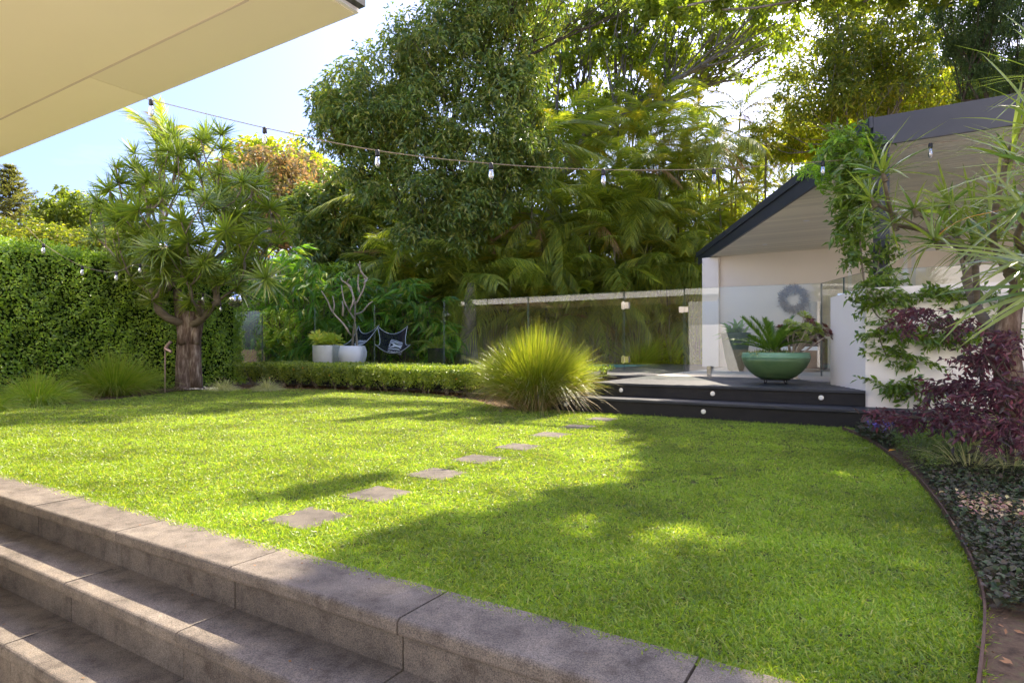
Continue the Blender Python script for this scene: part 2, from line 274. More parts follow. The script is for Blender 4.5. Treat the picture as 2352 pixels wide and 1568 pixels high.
def link(name, data, parent=None, loc=None, rot=None, scale=None, label=None, cat=None, group=None, kind=None):
    o = bpy.data.objects.new(name, data); col.objects.link(o)
    if parent is not None: o.parent = parent
    if loc is not None: o.location = tuple(float(x) for x in loc)
    if rot is not None: o.rotation_euler = tuple(float(x) for x in rot)
    if scale is not None: o.scale = (scale,) * 3 if not hasattr(scale, '__len__') else scale
    return tag(o, label, cat, group, kind)
def tag(o, label=None, cat=None, group=None, kind=None):
    if label: o['label'] = label
    if cat: o['category'] = cat
    if group: o['group'] = group
    if kind: o['kind'] = kind
    return o
def empty(name, label, cat, group=None, loc=(0, 0, 0)):
    o = link(name, None, loc=loc, label=label, cat=cat, group=group); o.empty_display_size = 0.1; return o
BOXF = [(0, 3, 2, 1), (4, 5, 6, 7), (0, 1, 5, 4), (1, 2, 6, 5), (2, 3, 7, 6), (3, 0, 4, 7)]
def ubox(mb, u0, u1, v0, v1, z0, z1):        # box in the plan's own axes (units of H)
    c = [UV(u0, v0, z0), UV(u1, v0, z0), UV(u1, v1, z0), UV(u0, v1, z0), UV(u0, v0, z1), UV(u1, v0, z1), UV(u1, v1, z1), UV(u0, v1, z1)]
    return mb.add(c, BOXF)
def prism(mb, pts, z0, z1):                  # pts: counter-clockwise xy in metres
    n = len(pts); v = [(p[0], p[1], z0) for p in pts] + [(p[0], p[1], z1) for p in pts]
    f = [tuple(range(n - 1, -1, -1)), tuple(range(n, 2 * n))] + [(i, (i + 1) % n, (i + 1) % n + n, i + n) for i in range(n)]
    return mb.add(v, f)
def frame_from(d):
    d = np.asarray(d, float); d = d / (np.linalg.norm(d) + 1e-9)
    a = np.array([0, 0, 1.0]) if abs(d[2]) < 0.9 else np.array([1.0, 0, 0])
    s = np.cross(d, a); s /= np.linalg.norm(s); return d, s, np.cross(s, d)
def tube(mb, pts, rad, n=6, cap=True):
    pts = [np.asarray(p, float) for p in pts]; k = len(pts)
    if not hasattr(rad, '__len__'): rad = [rad] * k
    V = []; prev = None
    for i, p in enumerate(pts):
        d = pts[min(i + 1, k - 1)] - pts[max(i - 1, 0)]
        d = d / (np.linalg.norm(d) + 1e-9)
        if prev is None: _, s, t = frame_from(d)
        else:
            s = prev - d * (prev @ d); s /= (np.linalg.norm(s) + 1e-9); t = np.cross(s, d)
        prev = s
        a = np.arange(n) / n * 2 * pi
        V.append(p + rad[i] * (np.cos(a)[:, None] * s + np.sin(a)[:, None] * t))
    f = []
    for i in range(k - 1):
        for j in range(n): f.append((i * n + j, (i + 1) * n + j, (i + 1) * n + (j + 1) % n, i * n + (j + 1) % n))
    if cap: f += [tuple(range(n)), tuple((k - 1) * n + j for j in range(n - 1, -1, -1))]
    return mb.add(np.concatenate(V), f)
def lathe(mb, prof, c=(0, 0, 0), n=28):
    V = []; a = np.arange(n) / n * 2 * pi
    for r, z in prof: V.append(np.stack([c[0] + r * np.cos(a), c[1] + r * np.sin(a), np.full(n, c[2] + z)], 1))
    k = len(prof); f = [(i * n + j, i * n + (j + 1) % n, (i + 1) * n + (j + 1) % n, (i + 1) * n + j) for i in range(k - 1) for j in range(n)]
    if prof[0][0] > 1e-4: f.append(tuple(range(n - 1, -1, -1)))
    if prof[-1][0] > 1e-4: f.append(tuple((k - 1) * n + j for j in range(n)))
    return mb.add(np.concatenate(V), f)
def norm(a): return a / (np.linalg.norm(a, axis=-1, keepdims=True) + 1e-9)
def leaves(mb, P, D, size, aspect=0.4, fold=0.25, droop=0.0, roll=None, mid=0.45, R=None, N=None):
    """many leaves at once: P base points, D directions, size lengths; each leaf is two folded halves"""
    R = R or rng
    P = np.asarray(P, float); D = norm(np.asarray(D, float)); n = len(P)
    size = np.broadcast_to(size, (n,))[:, None]
    up = (np.tile([0, 0, 1.0], (n, 1)) if N is None else N) + R.normal(0, 0.35 if roll is None else roll, (n, 3))
    S = norm(np.cross(D, up)); Nn = norm(np.cross(S, D))
    w = size * aspect * 0.5
    base = P; tip = P + D * size - np.array([0, 0, 1.0]) * size * droop
    m_ = P + D * size * mid - np.array([0, 0, 1.0]) * size * droop * 0.15
    l = m_ + S * w + Nn * w * fold; r = m_ - S * w + Nn * w * fold
    V = np.stack([base, l, tip, r], 1).reshape(-1, 3)
    i = np.arange(n)[:, None] * 4
    F = np.concatenate([i + np.array([[0, 2, 1]]), i + np.array([[0, 3, 2]])], 0)
    return mb.add(V, F)
def straps(mb, P, D, Ln, w, droop=0.3, segs=3, twist=0.3, taper=0.15, R=None, wprof=None):
    """blades and strap leaves: quadratic arcs that bend down under their own weight"""
    R = R or rng
    P = np.asarray(P, float); D = norm(np.asarray(D, float)); n = len(P)
    Ln = np.broadcast_to(Ln, (n,))[:, None]; w = np.broadcast_to(w, (n,))[:, None]; droop = np.broadcast_to(droop, (n,))[:, None]
    up = np.tile([0, 0, 1.0], (n, 1)) + R.normal(0, twist, (n, 3))
    S = norm(np.cross(D, up) + 1e-6)
    rows = []
    for k in range(segs + 1):
        t = k / segs
        c = P + D * Ln * t + np.array([0, 0, -1.0]) * Ln * droop * t * t
        ww = (wprof[k] if wprof else (1 - t ** 2 * (1 - taper))) if k < segs else 0.0
        if k < segs: rows.append(c + S * w * ww * 0.5); rows.append(c - S * w * ww * 0.5)
        else: rows.append(c)
    V = np.stack(rows, 1); m_ = V.shape[1]; V = V.reshape(-1, 3); i = np.arange(n)[:, None] * m_
    Q = [i + np.array([[2 * k, 2 * k + 2, 2 * k + 3, 2 * k + 1]]) for k in range(segs - 1)]
    T = i + np.array([[2 * segs - 2, 2 * segs, 2 * segs - 1]])
    if Q: mb.add(V, np.concatenate(Q, 0)); mb.f.append(T + mb.n - len(V))
    else: mb.add(V, T)
    return mb
def rdir(n, zmin=-1, zmax=1, R=None):
    R = R or rng
    a = R.uniform(0, 2 * pi, n); z = R.uniform(zmin, zmax, n); s = np.sqrt(1 - z * z)
    return np.stack([s * np.cos(a), s * np.sin(a), z], 1)
def inball(n, R=None):
    R = R or rng
    return rdir(n, R=R) * R.uniform(0, 1, (n, 1)) ** (1 / 3)
def jitter(p, s): return np.asarray(p) + rng.normal(0, s, 3)
def bez(a, b, c, n=5):
    return [(1 - t) ** 2 * a + 2 * (1 - t) * t * b + t * t * c for t in np.linspace(0, 1, n)]
def branches(root, tips, r_tip=0.02, r_max=0.5, power=0.5, start=None, wob=0.12, sides=6, back=0.55):
    """a branching skeleton: every tip joins the nearest suitable limb; radii follow what each limb carries"""
    nodes = [np.asarray(root, float)]; par = [-1]
    for s_ in (start or []): nodes.append(np.asarray(s_, float)); par.append(len(nodes) - 2)
    base = nodes[0]
    order = sorted(range(len(tips)), key=lambda i: np.linalg.norm(tips[i] - base))
    paths = []
    leaf = []
    first = max(0, len(nodes) - 2)
    for i in order:
        t = np.asarray(tips[i], float); A = np.array(nodes[first:])
        d = np.linalg.norm(A - t, axis=1); up = np.linalg.norm(A - base, axis=1)
        cost = d + back * up * 0.35 + np.where(up > np.linalg.norm(t - base) * 0.85, 5, 0)
        j = int(np.argmin(cost)) + first; a = nodes[j]
        n = 3; prev = j; L_ = np.linalg.norm(t - a)
        ctl = a + (t - a) * 0.45 + np.array([0, 0, -0.10 * L_]) + rng.normal(0, wob * L_, 3) * 0.5
        for q in bez(a, ctl, t, n + 2)[1:]:
            nodes.append(q); par.append(prev); prev = len(nodes) - 1
        leaf.append(prev)
    cnt = np.zeros(len(nodes))
    for l in leaf:
        k = l
        while k >= 0: cnt[k] += 1; k = par[k]
    R_ = np.minimum(r_max, r_tip * np.maximum(cnt, 1) ** power)
    mb = MB(); kids = {}
    for i, p_ in enumerate(par): kids.setdefault(p_, []).append(i)
    def walk(start_node, frm):
        path = [frm, start_node] if frm >= 0 else [start_node]; k = start_node
        while kids.get(k):
            ks = sorted(kids[k], key=lambda q: -cnt[q])
            for o_ in ks[1:]: stack.append((o_, k))
            k = ks[0]; path.append(k)
        if len(path) > 1: 
            rr = [R_[q] for q in path]
            if frm >= 0: rr[0] = min(rr[0], rr[1] * 1.15)
            tube(mb, [nodes[q] for q in path], rr, sides, cap=False)
    stack = [(0, -1)]
    while stack: a_, b_ = stack.pop(); walk(a_, b_)
    return mb, np.array([nodes[l] for l in leaf])
def poly_inside(P, poly):
    x, y = P[:, 0], P[:, 1]; ins = np.zeros(len(P), bool); n = len(poly); j = n - 1
    for i in range(n):
        xi, yi = poly[i][:2]; xj, yj = poly[j][:2]
        c = ((yi > y) != (yj > y)) & (x < (xj - xi) * (y - yi) / (yj - yi + 1e-12) + xi); ins ^= c; j = i
    return ins
def smooth_line(pts, n=6):
    pts = [np.asarray(p, float) for p in pts]; o_ = []
    for i in range(len(pts) - 1):
        p0, p1, p2, p3 = pts[max(i - 1, 0)], pts[i], pts[i + 1], pts[min(i + 2, len(pts) - 1)]
        for t in np.arange(n) / n:
            o_.append(0.5 * (2 * p1 + (p2 - p0) * t + (2 * p0 - 5 * p1 + 4 * p2 - p3) * t * t + (3 * p1 - p0 - 3 * p2 + p3) * t ** 3))
    o_.append(pts[-1]); return o_

# ================================================================ THE SETTING
mb = MB(); mb.add([(-900, -900, -0.70), (900, -900, -0.70), (900, 900, -0.70), (-900, 900, -0.70)], [(0, 1, 2, 3)])
mb.build('ground', 'soil', kind='structure')
# raised garden soil under lawn, beds and hedges, behind the steps
mb = MB(); prism(mb, [UV(-60, 1.75)[:2], UV(30, 1.75)[:2], UV(30, 60)[:2], UV(-60, 60)[:2]], -0.69, -0.035)
mb.build('garden_soil', 'soil', kind='structure')
# lower patio the camera stands on
mb = MB(); ubox(mb, -20, 10, -8, 1.20, -0.915, -0.853); mb.build('patio', 'patio_stone', kind='structure')

LAWN_BACK = [(-420, 968), (-200, 955), (0, 936), (150, 925), (330, 907), (400, 898), (480, 893), (600, 891), (750, 892), (900, 897), (1000, 904), (1080, 915), (1150, 933), (1200, 941), (1262, 941)]
EDGE = [(1935, 982), (1985, 1003), (2035, 1035), (2090, 1078), (2135, 1128), (2172, 1178), (2208, 1240), (2240, 1306), (2258, 1365), (2262, 1420), (2257, 1490), (2248, 1568), (2238, 1640)]
back = [G(*p) for p in LAWN_BACK]; edge = [G(*p) for p in EDGE]
edge_s = smooth_line(edge, 8)
lawn_poly = [UV(-16, 1.99)] + [np.array([back[0][0] * 1.0, back[0][1], 0])] + smooth_line(back, 4) + [UV(-4.7, 8.93), UV(0.6, 8.93)] + edge_s + [UV(0.15, 1.99)]
lawn_xy = [(p[0], p[1]) for p in lawn_poly]
mb = MB(); n = len(lawn_xy); mb.add([(x, y, -0.018) for x, y in lawn_xy], [tuple(range(n - 1, -1, -1))])
lawn_ground = mb.build('lawn', 'lawn_base', kind='structure')

# stepping stones
PAV = [(706, 1181), (868, 1128), (1001, 1082), (1098, 1049), (1190, 1021), (1265, 994), (1327, 976), (1381, 959)]
pav_c = [G(*p) for p in PAV]
PLAB = ['square bluestone stepping stone nearest the stone steps, in full sun', 'second bluestone stepping stone from the stone steps, warm and pale',
        'third stepping stone from the stone steps, crossed by a faint shadow', 'fourth stepping stone from the stone steps, pale and sunlit',
        'fifth stepping stone from the stone steps, pale in the sunny grass', 'dark shaded stepping stone third from the black deck steps',
        'small pale stepping stone second from the black deck steps', 'dark stepping stone closest to the black deck steps']
for i, c in enumerate(pav_c):
    mb = MB(); s = 0.143; b = 0.008
    q = [(-s, -s), (s, -s), (s, s), (-s, s)]; r_ = [(x * (1 - b / s), y * (1 - b / s)) for x, y in q]
    V = [(x, y, -0.05) for x, y in q] + [(x, y, -0.019) for x, y in q] + [(x, y, -0.012) for x, y in r_]
    F = [(0, 1, 5, 4), (1, 2, 6, 5), (2, 3, 7, 6), (3, 0, 4, 7), (4, 5, 9, 8), (5, 6, 10, 9), (6, 7, 11, 10), (7, 4, 8, 11), (8, 9, 10, 11)]
    mb.add(V, F); mb.build('stepping_stone', 'paver_stone', loc=(c[0], c[1], 0.0), rot=(0, 0, -TH + random.uniform(-.03, .03)), label=PLAB[i], cat='stepping stone', group='bluestone stepping stones across the lawn')

# stone steps: every slab is a piece of its own, bullnosed at the front
steps = empty('stone_steps', 'grey bluestone garden steps with bullnosed treads in front of the lawn', 'steps')
JU = [-1.545 + 1.035 * k for k in range(-9, 5)]
def slab(name, u0, u1, v0, v1, ztop, th, nose=True):
    g = 0.005; j = random.uniform(-.0012, .0012)
    prof = []
    if nose:
        r_ = th * 0.30
        for a in np.linspace(-90, 0, 4): prof.append((v0 + r_ - r_ * cos(radians(a)), ztop - th + r_ + r_ * sin(radians(a))))
        for a in np.linspace(0, 90, 5): prof.append((v0 + r_ - r_ * cos(radians(a)), ztop - r_ + r_ * sin(radians(a))))
    else: prof = [(v0, ztop - th), (v0, ztop)]
    prof += [(v1, ztop), (v1, ztop - th)]
    n = len(prof); V = [UV(u0 + g, v, z) for v, z in prof] + [UV(u1 - g, v, z) for v, z in prof]
    V = [p + np.array([0, 0, j]) for p in V]
    F = [tuple(range(n)), tuple(range(2 * n - 1, n - 1, -1))] + [(i, i + n, (i + 1) % n + n, (i + 1) % n) for i in range(n)]
    mb = MB(); mb.add(V, F); return mb.build(name, 'bluestone', steps)
ROWS = [(1.70, 2.01, -0.01), (1.455, 1.78, -0.213), (1.20, 1.535, -0.426)]
for (v0, v1, zt) in ROWS:
    for a, b in zip(JU[:-1], JU[1:]): slab('tread_slab', a, b, v0, v1, zt, 0.066)
for (vf, z0, z1) in [(1.735, -0.2125, -0.0775), (1.49, -0.4255, -0.281), (1.235, -0.70, -0.494)]:
    for a, b in zip(JU[:-1], JU[1:]):
        mb = MB(); g = 0.005; d = random.uniform(-.003, .003); ubox(mb, a + g, b - g, vf + d, vf + 0.05, z0, z1); mb.build('riser_slab', 'bluestone', steps)
mb = MB(); ubox(mb, JU[0], JU[-1], 1.79, 2.0, -0.90, -0.08); ubox(mb, JU[0], JU[-1], 1.545, 1.789, -0.90, -0.285); ubox(mb, JU[0], JU[-1], 1.29, 1.544, -0.90, -0.50); mb.build('footing', 'gap_seal', steps)

# steel lawn edging
mb = MB(); pl = [np.array([p[0], p[1], 0]) for p in edge_s]
for i in range(len(pl) - 1):
    a, b = pl[i], pl[i + 1]; d = b - a; nrm = np.array([d[1], -d[0], 0]); nrm = nrm / np.linalg.norm(nrm) * 0.0035
    for q in (0,):
        mb.add([a - nrm + [0, 0, -.05], b - nrm + [0, 0, -.05], b + nrm + [0, 0, -.05], a + nrm + [0, 0, -.05], a - nrm + [0, 0, .012], b - nrm + [0, 0, .012], b + nrm + [0, 0, .012], a + nrm + [0, 0, .012]], BOXF)
mb.build('lawn_edging', 'edging_steel', label='thin rusty steel edging strip curving between lawn and right garden bed', cat='garden edging')

# ---------------------------------------------------------------- grass blades of the lawn
tuft_col = bpy.data.collections.new('grass_tufts')
for k in range(8):
    R = np.random.default_rng(100 + k); mb = MB(); n = 18
    P = np.zeros((n, 3)); P[:, :2] = R.normal(0, 0.013, (n, 2)); P[:, 2] = -0.022
    D = rdir(n, 0.12, 0.95, R); straps(mb, P, D, R.uniform(0.018, 0.040, n), R.uniform(0.0024, 0.0044, n), R.uniform(0.1, 0.6, n), 2, 0.9, 0.7, R)
    o = bpy.data.objects.new('grass_tuft', mb.mesh('grass_tuft', 'lawn')); tuft_col.objects.link(o)
def grass_points(total):
    out = []; got = 0
    hy = lambda Y: np.minimum(1.0, (1.7 / np.maximum(Y, .1)) ** 1.25)
    while got < total:
        n = 400000; P = np.stack([rng.uniform(-8.5, 4.5, n), rng.uniform(0.9, 11.5, n)], 1)
        Y = P[:, 1]; keep = rng.uniform(0, 1, n) < hy(Y)
        keep &= np.abs(P[:, 0]) < Y * 0.93 + 0.3
        P = P[keep]; P = P[poly_inside(P, lawn_xy)]
        for c in pav_c:
            q = P - c[:2]; uu = q @ CU[:2]; vv = q @ CV[:2]
            P = P[~((np.abs(uu) < 0.128 + rng.uniform(-.012, .004, len(P))) & (np.abs(vv) < 0.128 + rng.uniform(-.012, .004, len(P))))]
        out.append(P); got += len(P)
    return np.concatenate(out)[:total]
fr_u = rng.uniform(-6.5, .2, 5200); fringe = (np.outer(fr_u, CU) + np.outer(rng.normal(2.0, .012, 5200), CV))[:, :2] * H
fringe = fringe[fringe[:, 1] < 4.5]
GP = np.concatenate([grass_points(135000), fringe]); n = len(GP)
me = bpy.data.meshes.new('lawn_grass'); me.vertices.add(n)
co = np.zeros((n, 3), np.float32); co[:, :2] = GP; co[:, 2] = -0.004 + rng.normal(0, .003, n); me.vertices.foreach_set('co', co.ravel())
at = me.attributes.new('rot', 'FLOAT_VECTOR', 'POINT'); rv = np.zeros((n, 3), np.float32); rv[:, 2] = rng.uniform(0, 6.28, n); rv[:, :2] = rng.normal(0, .15, (n, 2)); at.data.foreach_set('vector', rv.ravel())
at = me.attributes.new('sz', 'FLOAT', 'POINT'); Yn = GP[:, 1]; at.data.foreach_set('value', (rng.uniform(.75, 1.2, n) * (0.88 + 0.07 * np.clip(Yn - 1.2, 0, 8))).astype(np.float32))
at = me.attributes.new('pick', 'INT', 'POINT'); at.data.foreach_set('value', rng.integers(0, 8, n).astype(np.int32))
me.update()
lg = link('lawn_grass', me, kind='stuff', label='soft thick green lawn grass, half sunlit and half in tree shade', cat='grass')
ng = bpy.data.node_groups.new('grass_scatter', 'GeometryNodeTree')
ng.interface.new_socket('Geometry', in_out='INPUT', socket_type='NodeSocketGeometry'); ng.interface.new_socket('Geometry', in_out='OUTPUT', socket_type='NodeSocketGeometry')
gi = ng.nodes.new('NodeGroupInput'); go = ng.nodes.new('NodeGroupOutput'); iop = ng.nodes.new('GeometryNodeInstanceOnPoints'); ci = ng.nodes.new('GeometryNodeCollectionInfo')
ci.inputs['Collection'].default_value = tuft_col; ci.inputs['Separate Children'].default_value = True; ci.inputs['Reset Children'].default_value = True
def na(nm, ty):
    a = ng.nodes.new('GeometryNodeInputNamedAttribute'); a.data_type = ty; a.inputs['Name'].default_value = nm; return a.outputs['Attribute']
e2r = ng.nodes.new('FunctionNodeEulerToRotation'); gl_ = ng.links.new
iop.inputs['Pick Instance'].default_value = True
gl_(gi.outputs[0], iop.inputs['Points']); gl_(ci.outputs[0], iop.inputs['Instance']); gl_(na('pick', 'INT'), iop.inputs['Instance Index'])
gl_(na('rot', 'FLOAT_VECTOR'), e2r.inputs[0]); gl_(e2r.outputs[0], iop.inputs['Rotation']); gl_(na('sz', 'FLOAT'), iop.inputs['Scale']); gl_(iop.outputs[0], go.inputs[0])
md = lg.modifiers.new('scatter', 'NODES'); md.node_group = ng
me.materials.append(MATS['lawn'])

# ================================================================ DECK, TERRACE, POOL
ZD, ZS = 0.427, 0.213
deck = empty('timber_deck', 'charcoal black timber deck with two low steps down to the lawn', 'deck')
def board(name, u0, u1, v0, v1, z0, z1, mat='deck_black', par=deck):
    mb = MB(); ubox(mb, u0, u1, v0, v1, z0, z1); return mb.build(name, mat, par)
for seg in ((-4.75, 1.18), (1.19, 4.2)):                      # lower step
    for k in range(3): board('tread_board', *(seg[0], seg[1]) if False else seg, 8.90 + k * 0.19, 8.90 + k * 0.19 + 0.182, ZS - 0.035, ZS)
    board('riser_board', seg[0] + .02, seg[1], 8.935, 8.98, -0.03, ZS - 0.038, 'deck_riser')
board('riser_board', -4.16, -0.2, 9.47, 9.51, ZS + 0.003, ZD - 0.038, 'deck_riser')
v = 9.44; k = 0
while v < 12.46:
    u0 = -4.18 if v < 11.2 else -4.18
    u1 = -0.21 - max(0, (v - 9.5)) * 0.4 if v > 9.5 else -0.2
    board('deck_board', u0, u1, v, v + 0.172, ZD - 0.035, ZD); v += 0.185; k += 1
mb = MB(); ubox(mb, -4.12, 4.2, 9.52, 12.5, -0.02, ZD - 0.04); ubox(mb, -4.7, 4.2, 8.985, 9.465, -0.02, ZS - 0.04); mb.build('frame', 'gap_seal', deck)
def step_light(px, vface, z):
    t_ = (px - CX) / FX; u_per = t_ * cos(TH) - sin(TH); v_per = t_ * sin(TH) + cos(TH); Y = vface / v_per
    c = UV(u_per * Y, vface - 0.012, z); mb = MB(); R_ = 0.026
    a = np.arange(16) / 16 * 2 * pi
    def disc(r, off): return [c + CU * r * cos(x) + np.array([0, 0, 1]) * r * sin(x) - CV * off for x in a]
    o = None
    V = disc(R_, -0.012) + disc(R_, 0.004) + disc(R_ * .72, 0.006)
    mb.add(V, [(i, (i + 1) % 16, (i + 1) % 16 + 16, i + 16) for i in range(16)] + [(i + 16, (i + 1) % 16 + 16, (i + 1) % 16 + 32, i + 32) for i in range(16)])
    o = mb.build('step_light', 'light_ring', deck); mb = MB(); mb.add(disc(R_ * .72, 0.0055), [tuple(range(16))]); mb.build('lens', 'light_lens', o)
for px in (1427, 1637, 1886): step_light(px, 9.47, 0.312)
for px in (1300, 1616, 2032): step_light(px, 8.935, 0.085)

# paved terrace round the pool, at deck level
PU0, PU1, PV0, PV1 = -15.5, -6.9, 15.6, 20.6
mb = MB()
ubox(mb, -28, -4.19, 12.3, PV0, -0.03, ZD - .004); ubox(mb, -28, PU0, PV0, PV1, -0.03, ZD - .004); ubox(mb, PU1, -4.9, PV0, PV1, -0.03, ZD - .004); ubox(mb, -28, -4.9, PV1, 22.3, -0.03, ZD - .004)
ubox(mb, -4.18, 9, 19.9, 22.3, -0.03, ZD - .004); ubox(mb, -4.89, -4.19, PV0, 22.3, -0.03, ZD - .004)
mb.build('pool_terrace', 'paver_dark', kind='structure')
mb = MB(); ubox(mb, -4.18, 9, 12.51, 19.899, -0.03, ZD - .004); mb.build('cabana_floor', 'travertine', kind='structure')
mb = MB(); ubox(mb, PU0, PU1, PV0, PV1, -0.02, ZD - 0.10); mb.build('pool_water', 'pool_water', kind='structure')
mb = MB(); ubox(mb, PU0, PU1, PV0 - .0, PV0 + .03, ZD - .099, ZD - .006); ubox(mb, PU0, PU1, PV1 - .03, PV1, ZD - .099, ZD - .006); mb.build('pool_tile_band', 'pool_tile', kind='structure')
# low retaining sleeper behind the hedge
mb = MB(); ubox(mb, -19, -4.8, 12.1, 12.28, -0.03, ZD - 0.03); mb.build('retaining_wall', 'timber_sleeper', label='dark low timber retaining wall under the glass fence behind the clipped hedge', cat='retaining wall')
# garden behind the pool
mb = MB(); ubox(mb, -40, 12, 22.31, 60, -0.03, ZD - .05); mb.build('pool_bed_soil', 'soil', kind='structure')

# ================================================================ CABANA
cab = empty('cabana', 'white cabana with flat charcoal edged roof and lined ceiling', 'cabana')
ZC = 3.85; C1 = np.array([5.10, 8.60]) * H; C2 = np.array([6.22, 19.4]) * H
def edge_u(v):          # u of the slanting left roof edge at a given v
    a = C1 / H; b = C2 / H; ua, va = a @ CU[:2], a @ CV[:2]; ub, vb = b @ CU[:2], b @ CV[:2]
    return ua + (ub - ua) * (v - va) / (vb - va)
def rp(v, off=0): return UV(edge_u(v) + off, v)[:2]
mb = MB(); prism(mb, [rp(9.98, .06), UV(11, 9.98)[:2], UV(11, 20.9)[:2], rp(20.9, .06)], (ZC + .05) * H, (ZC + .36) * H); mb.build('roof', 'charcoal_steel', cab)
mb = MB(); prism(mb, [UV(edge_u(9.93), 9.93)[:2], UV(11, 9.93)[:2], UV(11, 9.975)[:2], UV(edge_u(9.975), 9.975)[:2]], (ZC - .0) * H, (ZC + .40) * H); mb.build('fascia', 'charcoal_steel', cab)
mb = MB(); prism(mb, [rp(9.98), rp(9.98, .055), rp(20.95, .055), rp(20.95)], (ZC + .0) * H, (ZC + .40) * H); mb.build('fascia', 'charcoal_steel', cab)
mb = MB(); prism(mb, [rp(9.93, -.05), rp(9.93, .0 - .004), rp(21, -.004), rp(21, -.05)], (ZC + .26) * H, (ZC + .42) * H); mb.build('flashing', 'charcoal_steel', cab)
v = 9.99; k = 0
while v < 20.5:
    z = ZC + 0.03; w_ = 0.135
    ue = edge_u(v + .07) + .07
    mb = MB(); ubox(mb, ue, 10.5, v, v + w_ - 0.012, z, z + .015); mb.build('ceiling_board', 'ceiling_paint', cab); v += w_; k += 1
mb = MB(); ubox(mb, edge_u(10) + .08, 10.5, 9.99, 20.5, ZC + .0455, ZC + .0495); mb.build('ceiling_backing', 'gap_seal', cab)
mb = MB(); ubox(mb, -4.36, 10.5, 19.6, 19.95, ZD, ZC + .028); mb.build('wall', 'cabana_wall_paint', cab)
mb = MB(); ubox(mb, -4.86, -4.362, 19.42, 20.0, ZD, ZC - .002); mb.build('pier', 'white_render', cab)
# doors in the back wall
def uframe(u0, u1, z0, z1, name_mat, par, w_=0.09, v_=19.6):
    mb = MB(); ubox(mb, u0 - w_, u0, v_ - .035, v_ - .002, z0, z1 + w_); ubox(mb, u1, u1 + w_, v_ - .035, v_ - .002, z0, z1 + w_); ubox(mb, u0, u1, v_ - .035, v_ - .002, z1, z1 + w_); return mb.build('frame', name_mat, par)
for u0, u1 in ((-0.75, 0.48), (0.75, 2.0)):
    mb = MB(); ubox(mb, u0 + .005, u1 - .005, 19.585, 19.598, ZD, 3.60)
    for (a, b) in ((0.10, 0.45), (0.52, 0.93)):
        ubox(mb, u0 + .18, u1 - .18, 19.572, 19.584, ZD + 3.17 * a, ZD + 3.17 * b)
    d = mb.build('door', 'cabana_wall_paint', cab); uframe(u0, u1, ZD, 3.60, 'white_paint', d)
mb = MB()
pc = UV(-0.02, 10.08); s = 0.115
ubox(mb, -0.02 - .10, -0.02 + .10, 9.99, 10.19, 1.8, ZC + .028); mb.build('post', 'charcoal_steel', cab)
for px, py in ((1852, 508), (1757, 562), (2100, 470)):
    Y = 2.87 * FX / (HY - py); p = W(px, py, Y); mb = MB(); lathe(mb, [(0.052, 0.0), (0.05, -0.006), (0.036, -0.004)], (p[0], p[1], (ZC + .0295) * H), 16); mb.build('downlight', 'white_paint', cab)

# white rendered garden wall in front of the cabana
wall_poly = [UV(-0.2, 9.5)[:2], UV(7, 9.5)[:2], UV(7, 11.0)[:2], UV(-0.72, 11.0)[:2]]
mb = MB(); prism(mb, wall_poly, -0.02, 1.82 * H); ww = mb.build('garden_wall', 'white_render', label='white rendered garden wall with climbing jasmine beside the deck', cat='wall')

# ================================================================ GLASS FENCE
fence = empty('glass_pool_fence', 'frameless clear glass pool fence running above the low hedge and deck', 'glass fence')
VF = 12.5; ZT = 2.23
def u_at(px, v):
    t_ = (px - CX) / FX; return (t_ * cos(TH) - sin(TH)) * v / (t_ * sin(TH) + cos(TH))
def pane(par, a, b, z0, z1, name='panel', th=0.012):     # a, b in (u, v)
    a = np.array(a); b = np.array(b); d = (b - a) / np.linalg.norm(b - a); nn = np.array([-d[1], d[0]]) * th / 2
    mb = MB(); q = [a + nn, b + nn]
    mb.add([UV(*q[0], z0), UV(*q[1], z0), UV(*q[1], z1), UV(*q[0], z1)], [(0, 1, 2, 3)])
    o = mb.build(name, 'fence_glass', par)
    mb = MB(); e = 0.0045
    for (s0, s1, za, zb) in ((a, a + d * e, z0, z1), (b - d * e, b, z0, z1), (a + d * e, b - d * e, z1 - e * .6, z1)):
        c = [s0 - nn, s1 - nn, s1 + nn * .9, s0 + nn * .9]
        mb.add([UV(*x, za) for x in c] + [UV(*x, zb) for x in c], BOXF)
    mb.build('polished_edge', 'glass_edge', o)
    return o
def spigot(par, u, v, h=0.21, w_=0.075, z=ZD):
    mb = MB(); ubox(mb, u - w_ / 2, u + w_ / 2, v - w_ / 2 - .02, v + w_ / 2, z + .012, z + h); o = mb.build('spigot', 'chrome', par)
    mb = MB(); ubox(mb, u - w_, u + w_, v - w_, v + w_, z + .001, z + .013); mb.build('base_plate', 'chrome', o); return o
PX = [400, 510, 602, 723, 860, 1020, 1213, 1433]
for a, b in zip(PX[:-1], PX[1:]):
    ua, ub = u_at(a, VF) + .012, u_at(b, VF) - .012
    pane(fence, (ua, VF), (ub, VF), ZD + .05, ZT)
    for q in (0.22, 0.8): spigot(fence, ua + (ub - ua) * q, VF, 0.13)
ua, ub = u_at(1434, VF), u_at(1571, VF)
gate = pane(fence, (ua, VF), (ub, VF), ZD + .05, ZT, 'gate')
for zz in (1.93, 0.76):
    mb = MB(); ubox(mb, ua - .05, ua + .11, VF - .05, VF + .05, zz - .07, zz + .07); ubox(mb, ua - .02, ua + .02, VF - .06, VF - .05, zz - .09, zz + .09); mb.build('hinge', 'chrome', gate)
mb = MB(); ubox(mb, ub - .09, ub + .015, VF - .05, VF - .015, 1.74, 1.86); ubox(mb, ub + .02, ub + .10, VF - .05, VF - .015, 1.745, 1.855); mb.build('latch', 'brushed_steel', gate)
uc = u_at(1885, VF)
